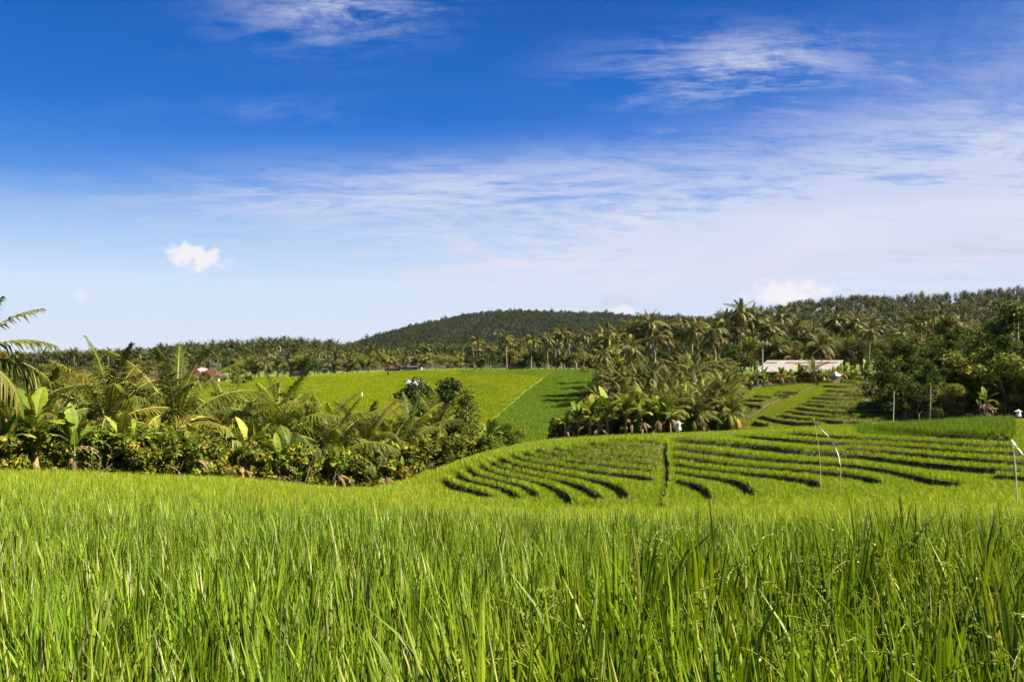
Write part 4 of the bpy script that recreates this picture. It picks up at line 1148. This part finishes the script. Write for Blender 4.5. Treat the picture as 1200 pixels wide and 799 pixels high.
FC = [far_crown(s, h, r, 150, 1.5) for s, h, r in ((201, 11, 4.2), (202, 13, 4.0), (203, 9, 4.8), (204, 12, 3.4), (205, 15, 3.4))]
FP = [far_palm(s) for s in range(301, 307)]
frng = np.random.default_rng(5)
H1 = ridge('far_hill', [(300, 431), (380, 430), (405, 419), (430, 409), (470, 391), (500, 383), (540, 376), (570, 372), (600, 370), (650, 370), (700, 372), (740, 376), (800, 379), (900, 384), (1000, 395)], 620, 1250, 2000, -4)
p = on_grid(H1[:46], 26000, frng); n = len(p)
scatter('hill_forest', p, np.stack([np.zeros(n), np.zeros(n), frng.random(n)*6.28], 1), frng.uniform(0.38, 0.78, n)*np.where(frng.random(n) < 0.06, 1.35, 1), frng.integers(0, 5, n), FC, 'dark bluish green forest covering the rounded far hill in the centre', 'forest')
H2 = ridge('right_ridge', [(660, 420), (700, 400), (740, 388), (800, 384), (850, 380), (880, 374), (920, 368), (960, 364), (1000, 360), (1060, 359), (1120, 356), (1160, 353), (1200, 346), (1300, 334), (1450, 325)], 230, 640, 1000, -2)
p = on_grid(H2[:44], 5600, frng); n = len(p)
ii = np.where(frng.random(n) < 0.62, 5, 0)+frng.integers(0, 5, n)
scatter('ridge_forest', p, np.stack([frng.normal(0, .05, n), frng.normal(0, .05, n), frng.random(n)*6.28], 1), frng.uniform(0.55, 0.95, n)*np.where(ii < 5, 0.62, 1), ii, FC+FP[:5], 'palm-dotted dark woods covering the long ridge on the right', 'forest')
# low woods on the left horizon
n = 2600; y = frng.uniform(330, 560, n); px = frng.uniform(-120, 760, n); keep = px > np.interp(y, [330, 400], [150, -120]); y, px = y[keep], px[keep]; n = len(y)
x = (px-600)/F*y; ii = np.where(frng.random(n) < 0.7, 5, 0)+frng.integers(0, 5, n)
rise = np.interp(px, [-100, 150, 190, 260, 340, 400, 460, 560, 760], [0, 0.5, 3, 6.5, 8, 6, 3, 4, 4])*np.clip((y-340)/90, 0, 1)
mbh = MB(); uu = np.arange(-140, 800, 10.0); yy_ = np.linspace(325, 700, 24)
PP = np.array([[((a-600)/F*b, b, 0) for a in uu] for b in yy_]); zr = np.interp(uu, [-100, 150, 190, 260, 340, 400, 460, 560, 760], [0, 0.5, 3, 6.5, 8, 6, 3, 4, 4])
PP[..., 2] = ground(PP[..., 0].ravel(), PP[..., 1].ravel()).reshape(PP.shape[:2])-0.15+zr[None]*np.clip((yy_-340)/90, 0, 1)[:, None]*np.clip((700-yy_)/120, 0, 1)[:, None]
i = np.arange(len(yy_)-1)[:, None]*len(uu); j = np.arange(len(uu)-1)[None]
mbh.add(PP.reshape(-1, 3), np.stack([i+j, i+j+1, i+j+1+len(uu), i+j+len(uu)], -1).reshape(-1, 4))
lo_ = link('low_rise', mbh.mesh('low_rise', [m_hillsoil])); lo_['kind'] = 'structure'
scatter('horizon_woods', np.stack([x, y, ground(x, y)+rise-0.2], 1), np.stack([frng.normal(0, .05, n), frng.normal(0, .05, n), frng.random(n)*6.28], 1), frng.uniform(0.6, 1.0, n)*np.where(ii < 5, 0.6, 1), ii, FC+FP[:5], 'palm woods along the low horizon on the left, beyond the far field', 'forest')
# ------------------------------------------------------------------ built things
SHARP = True
m_roofm = mat_plain('weathered_sheet_roof', (0.085, 0.080, 0.090), (0.150, 0.142, 0.155), 0.8, 0.6, (6, 1, 1), 0.1)
m_rust = mat_plain('rusty_strip', (0.05, 0.04, 0.045), (0.14, 0.10, 0.09), 1.5, 0.8, bump=0)
m_shedw = mat_plain('dark_bamboo_wall', (0.025, 0.022, 0.022), (0.07, 0.06, 0.05), 3, 0.9, (6, 1, 1))
m_wood = mat_plain('weathered_wood', (0.12, 0.10, 0.08), (0.25, 0.21, 0.17), 4, 0.9, (1, 1, .3))
m_conc = mat_plain('concrete', (0.20, 0.185, 0.165), (0.32, 0.30, 0.275), 5, 0.9)
m_white = mat_plain('white_wall', (0.50, 0.50, 0.50), (0.66, 0.66, 0.64), 2, 0.8, bump=0.1)
m_red = mat_plain('red_roof_tiles', (0.035, 0.015, 0.012), (0.08, 0.032, 0.022), 1.5, 0.8)
m_pink = mat_plain('pink_roof', (0.55, 0.22, 0.22), (0.66, 0.32, 0.30), 2, 0.8)
m_blue = mat_plain('pale_blue_sheet', (0.17, 0.23, 0.34), (0.28, 0.34, 0.44), 2, 0.45, bump=0.1)
m_pinkw = mat_plain('pinkish_plaster', (0.34, 0.24, 0.20), (0.55, 0.42, 0.36), 1.5, 0.9)
m_glass = mat_plain('dark_window', (0.015, 0.015, 0.018), (0.04, 0.04, 0.045), 2, 0.3, bump=0)
m_bam = mat_plain('dry_bamboo', (0.42, 0.32, 0.14), (0.58, 0.47, 0.24), 5, 0.6, (1, 1, .4), 0.1)
m_bambw = mat_plain('bleached_bamboo', (0.50, 0.47, 0.40), (0.68, 0.65, 0.58), 5, 0.6, (1, 1, .4), 0.1)
m_cloth = mat_plain('white_plastic', (0.45, 0.45, 0.45), (0.65, 0.65, 0.64), 5, 0.6, bump=0.2)

def at(px, y, py=None):
    x = (px-600)/F*y
    return np.array([x, y, G1(x, y) if py is None else (HZ-py)/F*y])

# long shed
c = at(934, 110); zt = (HZ-422)/F*113.5; ze = (HZ-435.5)/F*108.2
e = empty('long_shed', c, 0.0); tag(e, 'long low shed with a pale sheet roof behind banana plants', 'shed')
x0, x1 = (884-600)/F*108.2-c[0], (974-600)/F*108.2-c[0]; rx0, rx1 = (899-600)/F*113.5-c[0], (989-600)/F*113.5-c[0]
mb = MB(); th = 0.08
lo_a, lo_b = np.array([x0, -1.8, ze-c[2]]), np.array([x1, -1.8, ze-c[2]]); hi_a, hi_b = np.array([rx0, 3.5, zt-c[2]]), np.array([rx1, 3.5, zt-c[2]])
NS = 46
v = []; q = []
for k in range(NS*4+1):                                    # corrugated sheet
    f = k/(NS*4); w_ = 0.035*math.sin(2*PI*k/4)
    a = lo_a+(lo_b-lo_a)*f+UP*w_; b = hi_a+(hi_b-hi_a)*f+UP*w_
    v += [a, b, a-UP*th, b-UP*th]
    if k: o_ = 4*k; q += [[o_-4, o_, o_+1, o_-3], [o_-2, o_-1, o_+3, o_+2], [o_-4, o_-2, o_+2, o_], [o_-3, o_+1, o_+3, o_-1]]
mb.add(v, q, 0); rf = link('roof', mb.mesh('shed_roof', [m_roofm]), e)
mb = MB()
for f0, f1 in ((0.02, 0.17), (0.28, 0.55), (0.66, 0.95)):  # dark rusty patches near the ridge
    for g in (0.70,):
        P_ = [lo_a+(hi_a-lo_a)*gg+((lo_b-lo_a)*(1-gg)+(hi_b-hi_a)*gg)*f+UP*0.06 for gg in (g, g+0.13) for f in (f0, f1)]
        mb.add(P_+[p_-UP*.02 for p_ in P_], [[0, 1, 3, 2], [4, 6, 7, 5], [0, 4, 5, 1], [2, 3, 7, 6]], 0)
link('rust_patch', mb.mesh('rust_patch', [m_rust]), rf)
mb = MB(); box(mb, ((x0+x1)/2+0.6, -0.2+0.9, (ze-c[2])/2-0.1), (x1-x0-1.2, 2.4, ze-c[2]-0.1)); link('wall', mb.mesh('shed_wall', [m_shedw]), e)
for k in range(6):
    mb = MB(); tube(mb, [(x0+0.25+(x1-x0-.5)*k/5, -1.55, -0.2), (x0+0.25+(x1-x0-.5)*k/5, -1.55, ze-c[2]-0.03)], 0.07, 6); link('post', mb.mesh('shed_post', [m_wood]), e)
mb = MB(); zb = at(978, 104)
sp = empty('field_shrine', at(979, 103)); tag(sp, 'small pale plastered field shrine at the right end of the long shed', 'shrine')
box(mb, (0, 0, 0.6), (0.9, 0.7, 1.2)); link('body', mb.mesh('shrine_body', [m_conc]), sp)
mb = MB(); tube(mb, [(0, 0, 1.203), (0, 0, 1.32), (0, 0, 1.75)], [0.72, 0.68, 0.05], 4); link('roof', mb.mesh('shrine_roof', [m_white]), sp)
# concrete poles
for px, y, py, lab in ((893.5, 106, 400, 'grey concrete utility pole at the left end of the long shed roof'), (733.5, 132, 403, 'thin grey utility pole among the palms left of the thicket top')):
    b_ = at(px, y); h = (HZ-py)/F*y-b_[2]
    e = empty('utility_pole', b_); tag(e, lab, 'pole')
    mb = MB(); tube(mb, [(0, 0, -.3), (0, 0, h)], [0.13, 0.09], 8); link('shaft', mb.mesh('pole_shaft', [m_conc]), e)
    mb = MB(); box(mb, (0, -0.15, h-0.15), (1.5, 0.1, 0.12)); cb = link('crossarm', mb.mesh('pole_crossarm', [m_conc]), e)
    for k in (-0.6, 0, 0.6):
        mb = MB(); tube(mb, [(k, -0.15, h-0.088), (k, -0.15, h+0.02), (k, -0.15, h+0.1)], [0.05, 0.07, 0.04], 6); link('insulator', mb.mesh('pole_insulator', [m_white]), cb)

# houses with hipped roofs
def hip(mb, w, d, z, h, over=0.5):
    W_, D_ = w/2+over, d/2+over; r = max(0.2, W_-D_)
    v = [(-W_, -D_, z), (W_, -D_, z), (W_, D_, z), (-W_, D_, z), (-r, 0, z+h), (r, 0, z+h), (r, .01, z+h), (-r, .01, z+h)]
    mb.add(v, [[0, 1, 5, 4], [2, 3, 7, 6], [1, 2, 6, 5], [3, 0, 4, 7], [3, 2, 1, 0]], 0)
def house(px, y, w, d, hw, hr, rz, lab, roofm, wallm, nm='house'):
    e = empty(nm, at(px, y), rz); tag(e, lab, 'house')
    mb = MB(); box(mb, (0, 0, hw/2-0.2), (w, d, hw+.4)); link('wall', mb.mesh('house_wall', [wallm]), e)
    mb = MB(); hip(mb, w, d, hw-0.1, hr); link('roof', mb.mesh('house_roof', [roofm]), e)
    mb = MB(); box(mb, (-w*.08, -d/2-0.03, 1.0), (1.0, 0.12, 2.0)); link('door', mb.mesh('house_door', [m_wood]), e)
    for f in (-.33, .2, .38):
        mb = MB(); box(mb, (w*f, -d/2-0.03, 1.5), (1.1, 0.1, 1.1)); wd = link('window', mb.mesh('house_window', [m_glass]), e)
        mb = MB(); box(mb, (w*f, -d/2-0.04, 0.90), (1.3, 0.2, 0.08)); link('sill', mb.mesh('house_sill', [m_conc]), wd)
    return e
house(226, 229, 7, 4.4, 2.0, 2.2, 0.1, 'white-walled house with a dark red hipped roof, left of the pink roof', m_red, m_white)
house(237, 232, 4, 3.4, 3.4, 1.2, -0.2, 'small house with a pink roof between the two dark red roofs', m_pink, m_white)
house(247, 228, 7, 4.4, 2.0, 2.1, -0.1, 'white-walled house with a dark red hipped roof, right of the pink roof', m_red, m_white)
house(238, 220, 5, 3.4, 2.1, 0.4, 0.0, 'low plain white house standing in front of the red-roofed ones', m_white, m_white)
house(258, 228, 3.4, 3, 1.6, 1.1, 0.2, 'small brown shack at the right end of the house cluster', m_red, m_wood)
house(461, 238, 4.2, 3.4, 1.5, 1.3, 0.1, 'brown house with a dark red roof half hidden at the top of the far field', m_red, m_wood)
house(481, 238, 5.0, 3.6, 1.7, 0.8, 0.0, 'grey-roofed house left of the yellow bushes at the top of the far field', m_roofm, m_conc)
house(350, 247, 5, 4, 1.5, 1.4, 0.0, 'long house with a dull red roof under the palms above the far field', m_red, m_wood)

# ruin with pinkish walls
e = empty('ruined_building', at(606, 235), 0, 0.75); tag(e, 'unfinished pinkish building with bare walls and gaps between two tall palms', 'building')
for dx, w, h in ((-3.6, 1.6, 5.2), (-0.9, 2.6, 3.2), (1.9, 1.8, 4.2), (4.2, 1.4, 2.6)):
    mb = MB(); box(mb, (dx, 0, h/2-.2), (w, 3.0, h+.4)); link('wall', mb.mesh('ruin_wall', [m_pinkw]), e)
for dx, z in ((-2.25, 1.0), (1.0, 2.2)):
    mb = MB(); box(mb, (dx-(-.02), 0.4, 1.1), (0.9, 1.8, 2.4)); link('opening', mb.mesh('ruin_opening', [m_glass]), e)

# open hut with a pale blue roof in the far field
b_ = at(484, 178); e = empty('field_hut', b_, 0.1); tag(e, 'tiny open hut with a pale blue sheet roof in the middle of the far field', 'hut')
for sx in (-0.9, 0.9):
    for sy in (-0.7, 0.7):
        mb = MB(); tube(mb, [(sx, sy, -.2), (sx, sy, 1.9)], 0.06, 5); link('post', mb.mesh('hut_post', [m_wood]), e)
mb = MB(); v = [(-1.5, -1.2, 1.75), (1.5, -1.2, 1.75), (1.5, 0.0, 2.75), (-1.5, 0.0, 2.75), (1.5, 1.2, 1.8), (-1.5, 1.2, 1.8)]; v = v+[(a, b, c_-0.06) for a, b, c_ in v]
mb.add(v, [[0, 1, 2, 3], [3, 2, 4, 5], [7, 6, 9, 8], [8, 9, 11, 10], [0, 6, 7, 1], [5, 4, 10, 11], [1, 7, 8, 2], [2, 8, 10, 4], [0, 3, 9, 6], [3, 5, 11, 9]], 0); link('roof', mb.mesh('hut_roof', [m_blue]), e)
mb = MB(); box(mb, (0, 0, 0.85), (1.9, 1.5, 0.1)); link('floor_deck', mb.mesh('hut_deck', [m_wood]), e)
mb = MB(); box(mb, (0, 0.75, 1.2), (1.9, 0.06, 0.7)); link('back_wall', mb.mesh('hut_back', [m_wood]), e)

# scarecrows / cloth-wrapped posts
def scarecrow(px, y, top, lab, big=1.0):
    b_ = at(px, y); h = (HZ-top)/F*y-b_[2]
    e = empty('scarecrow', b_, PR.random()*0.6-0.3); tag(e, lab, 'scarecrow')
    mb = MB(); tube(mb, [(0, 0, -.2), (0, 0, h)], 0.03, 6); link('pole', mb.mesh('scarecrow_pole', [m_bam]), e)
    mb = MB(); zz0, w_ = h*0.42, 0.24*big
    rng_ = np.random.default_rng(int(px)); n = 10; rows = []
    for k in range(6):
        f = k/5; r_ = w_*np.interp(f, [0, 0.5, 0.8, 1], [1.0, 0.75, 0.9, 0.25]); a = np.arange(n)/n*2*PI
        rr = r_*(1+rng_.normal(0, 0.12, n)); rows.append(np.stack([rr*np.cos(a), rr*0.7*np.sin(a), np.full(n, zz0+(h*0.93-zz0)*f)+rng_.normal(0, 0.02, n)], 1))
    v = np.concatenate(rows); i = np.arange(5)[:, None]*n; j = np.arange(n)[None]; k2 = (j+1) % n
    mb.add(v, np.stack([i+j, i+k2, i+k2+n, i+j+n], -1).reshape(-1, 4)); link('cloth', mb.mesh('scarecrow_cloth', [m_cloth]), e)
    mb = MB(); tube(mb, [(-w_*1.5, 0, h*0.80), (0, 0, h*0.83), (w_*1.5, 0, h*0.80)], [0.03, 0.05, 0.03], 6); link('crossbar', mb.mesh('scarecrow_crossbar', [m_bam]), e)
    return e
scarecrow(795, 58.5, 492, 'small white cloth scarecrow at the top of the dark field path')
scarecrow(1193.5, 55, 479, 'white cloth-wrapped post under the trees at the right edge', 0.8)
for px, y, lab in ((424, 170, 'white cloth marker in the far field, left of the blue-roofed hut'), (494, 226, 'white cloth marker at the top of the far field above the blue-roofed hut')):
    scarecrow(px, y, HZ-(G1((px-600)/F*y, y)+1.5)/y*F, lab)
e = empty('signal_post', at(455, 210)); tag(e, 'dark short post with a sack on top in the upper far field', 'post')
mb = MB(); tube(mb, [(0, 0, -.2), (0, 0, 1.9)], 0.06, 6); link('pole', mb.mesh('post_pole', [m_wood]), e)
mb = MB(); tube(mb, [(0, 0, 0.9), (0, 0, 1.2), (0, 0, 1.9), (0, 0, 2.1)], [0.2, 0.34, 0.30, 0.1], 8); link('sack', mb.mesh('post_sack', [m_shedw]), e)

# bamboo poles with bird-scaring streamers
def ribbon(P, w, seed=0):
    P = np.asarray(P, float); rng_ = np.random.default_rng(seed); T = norm(np.gradient(P, axis=0)); n = len(P)
    S = norm(np.cross(T, np.array([0.2, 1, 0.1]))); tw = np.cumsum(rng_.normal(0, 0.25, n)); B = np.cross(T, S)
    D_ = S*np.cos(tw)[:, None]+B*np.sin(tw)[:, None]; N_ = np.cross(T, D_)
    w = np.broadcast_to(w, (n,))[:, None]
    mb = MB(); v = np.concatenate([P-D_*w/2-N_*.004, P+D_*w/2-N_*.004, P+D_*w/2+N_*.004, P-D_*w/2+N_*.004]); i = np.arange(n-1); q = []
    for a in range(4):
        b = (a+1) % 4; q.append(np.stack([i+a*n, i+b*n, i+1+b*n, i+1+a*n], 1))
    mb.add(v, np.concatenate(q)); return mb
def smoothp(pts, n=24):
    p_ = np.array(pts, float); t_ = np.arange(len(p_)).astype(float); tq = np.linspace(0, len(p_)-1, n); M_ = pchip_slopes(t_, p_.T.copy()); k_ = np.clip(tq.astype(int), 0, len(p_)-2)
    a0, b0, a1, b1 = hermite(t_, None, None, tq, k_); return (a0*p_[k_].T+b0*M_[:, k_]+a1*p_[k_+1].T+b1*M_[:, k_+1]).T
o = at(962.5, 37.5); e = empty('bird_scarer', o); tag(e, 'thin bamboo pole with a long white streamer arching down beside it on the terraces', 'bird scarer')
mb = MB(); tube(mb, smoothp([(0, 0, -.2), at(960, 37.5, 530)-o, at(957, 37.5, 510)-o, at(954, 37.5, 490)-o], 12), np.linspace(0.017, 0.010, 12), 6); link('pole', mb.mesh('bamboo_pole', [m_bam]), e)
pts = [at(952.5, 37.5, 489.5), at(962, 37.2, 502), at(972, 37.0, 512.5), at(979, 36.8, 524), at(983, 36.6, 535), at(985, 36.5, 547)]
link('streamer', ribbon(smoothp(np.array(pts)-o, 30), np.interp(np.arange(30), [0, 8, 22, 29], [0.02, 0.035, 0.04, 0.02]), 4).mesh('white_streamer', [m_cloth]), e)
e2 = empty('bamboo_stake', at(985, 36.5)); tag(e2, 'short tan bamboo stake holding the lower end of the white streamer', 'stake')
mb = MB(); tube(mb, [(0, 0, -.1), (0, 0, (HZ-544)/F*36.5-at(985, 36.5)[2])], 0.02, 6); link('shaft', mb.mesh('stake_shaft', [m_bam]), e2)
o = at(1192, 24.5); e = empty('bird_scarer', o); tag(e, 'pale bamboo pole at the right edge with a white strip tied to its top', 'bird scarer')
mb = MB(); tube(mb, smoothp([(0, 0, -.2), at(1191, 24.5, 570)-o, at(1189, 24.5, 540)-o, at(1186, 24.5, 515)-o], 12), np.linspace(0.020, 0.014, 12), 6); link('pole', mb.mesh('bamboo_pole', [m_bambw]), e)
pts = [at(1185.5, 24.45, 515), at(1190, 24.3, 521), at(1197, 24.2, 530), at(1206, 24, 541), at(1218, 23.8, 552)]
link('streamer', ribbon(smoothp(np.array(pts)-o, 24), 0.04, 9).mesh('white_streamer', [m_cloth]), e)
for px, y, top, lab, mm in ((1046.5, 61.5, 457, 'thin grey pole standing at the left front of the right forest', m_bambw), (1089.5, 62, 452, 'thin pale stick leaning before the dark shade of the right forest', m_bambw)):
    b_ = at(px, y); h = (HZ-top)/F*y-b_[2]; e = empty('field_pole', b_, 0, 1, (0, 0.03)); tag(e, lab, 'pole')
    mb = MB(); tube(mb, [(0, 0, -.2), (0.02, 0, h*.5), (0, 0, h)], [0.035, 0.03, 0.02], 6); link('shaft', mb.mesh('field_pole', [mm]), e)
# concrete block at the grove's edge
o = at(435, 48.3); e = empty('water_box', o, 0.15); tag(e, 'small square concrete water box at the edge of the left grove', 'water box')
mb = MB(); box(mb, (0, 0, 0.40), (0.62, 0.6, 0.95)); link('body', mb.mesh('box_body', [m_conc]), e)
mb = MB(); box(mb, (0, 0, 0.92), (0.72, 0.7, 0.084)); link('lid', mb.mesh('box_lid', [m_conc]), e)

# tracks
m_path = mat_plain('beaten_earth', (0.07, 0.095, 0.016), (0.14, 0.14, 0.035), 1.5, 0.95)
def strip(name, line, w):
    pts = smoothp([((px-600)/F*y, y, 0) for px, y in line], 60); T = norm(np.gradient(pts, axis=0)); S = np.stack([-T[:, 1], T[:, 0], T[:, 0]*0], 1)*w/2
    rows = []
    for f in (-1, 0, 1):
        q_ = pts+S*f; q_[:, 2] = ground(q_[:, 0], q_[:, 1])+0.10+(0.06 if f == 0 else 0); rows.append(q_)
    v = np.concatenate(rows); n = len(pts); i = np.arange(n-1)
    mb = MB(); mb.add(v, np.concatenate([np.stack([i+a*n, i+(a+1)*n, i+1+(a+1)*n, i+1+a*n], 1)[:, ::-1] for a in (0, 1)])); o = link(name, mb.mesh(name, [m_path])); o['kind'] = 'structure'
strip('field_path', [(556, 100), (566, 118), (584, 140), (606, 165), (630, 195), (662, 232)], 0.75)
strip('farm_track', [(281, 190), (288, 205), (297, 222), (313, 245)], 3.2)

# ------------------------------------------------------------------ air
m_haze = bpy.data.materials.new('haze'); m_haze.use_nodes = True; t = NT(m_haze.node_tree)
pv = t.n('ShaderNodeVolumePrincipled'); pv.inputs['Color'].default_value = (0.80, 0.90, 1.0, 1); pv.inputs['Density'].default_value = 0.000022; pv.inputs['Anisotropy'].default_value = 0.2
o = t.n('ShaderNodeOutputMaterial'); t.t.links.new(pv.outputs[0], o.inputs['Volume'])
mb = MB(); zlo = float(min(v_.co.z for v_ in g_ob.data.vertices))-1.5
box(mb, (0, 3200, (zlo+106)/2), (60000, 7900, 106-zlo)); hz = link('haze', mb.mesh('haze', [m_haze])); tag(hz, kind='stuff'); tag(hz, 'thin bluish air over the far hills', 'haze')
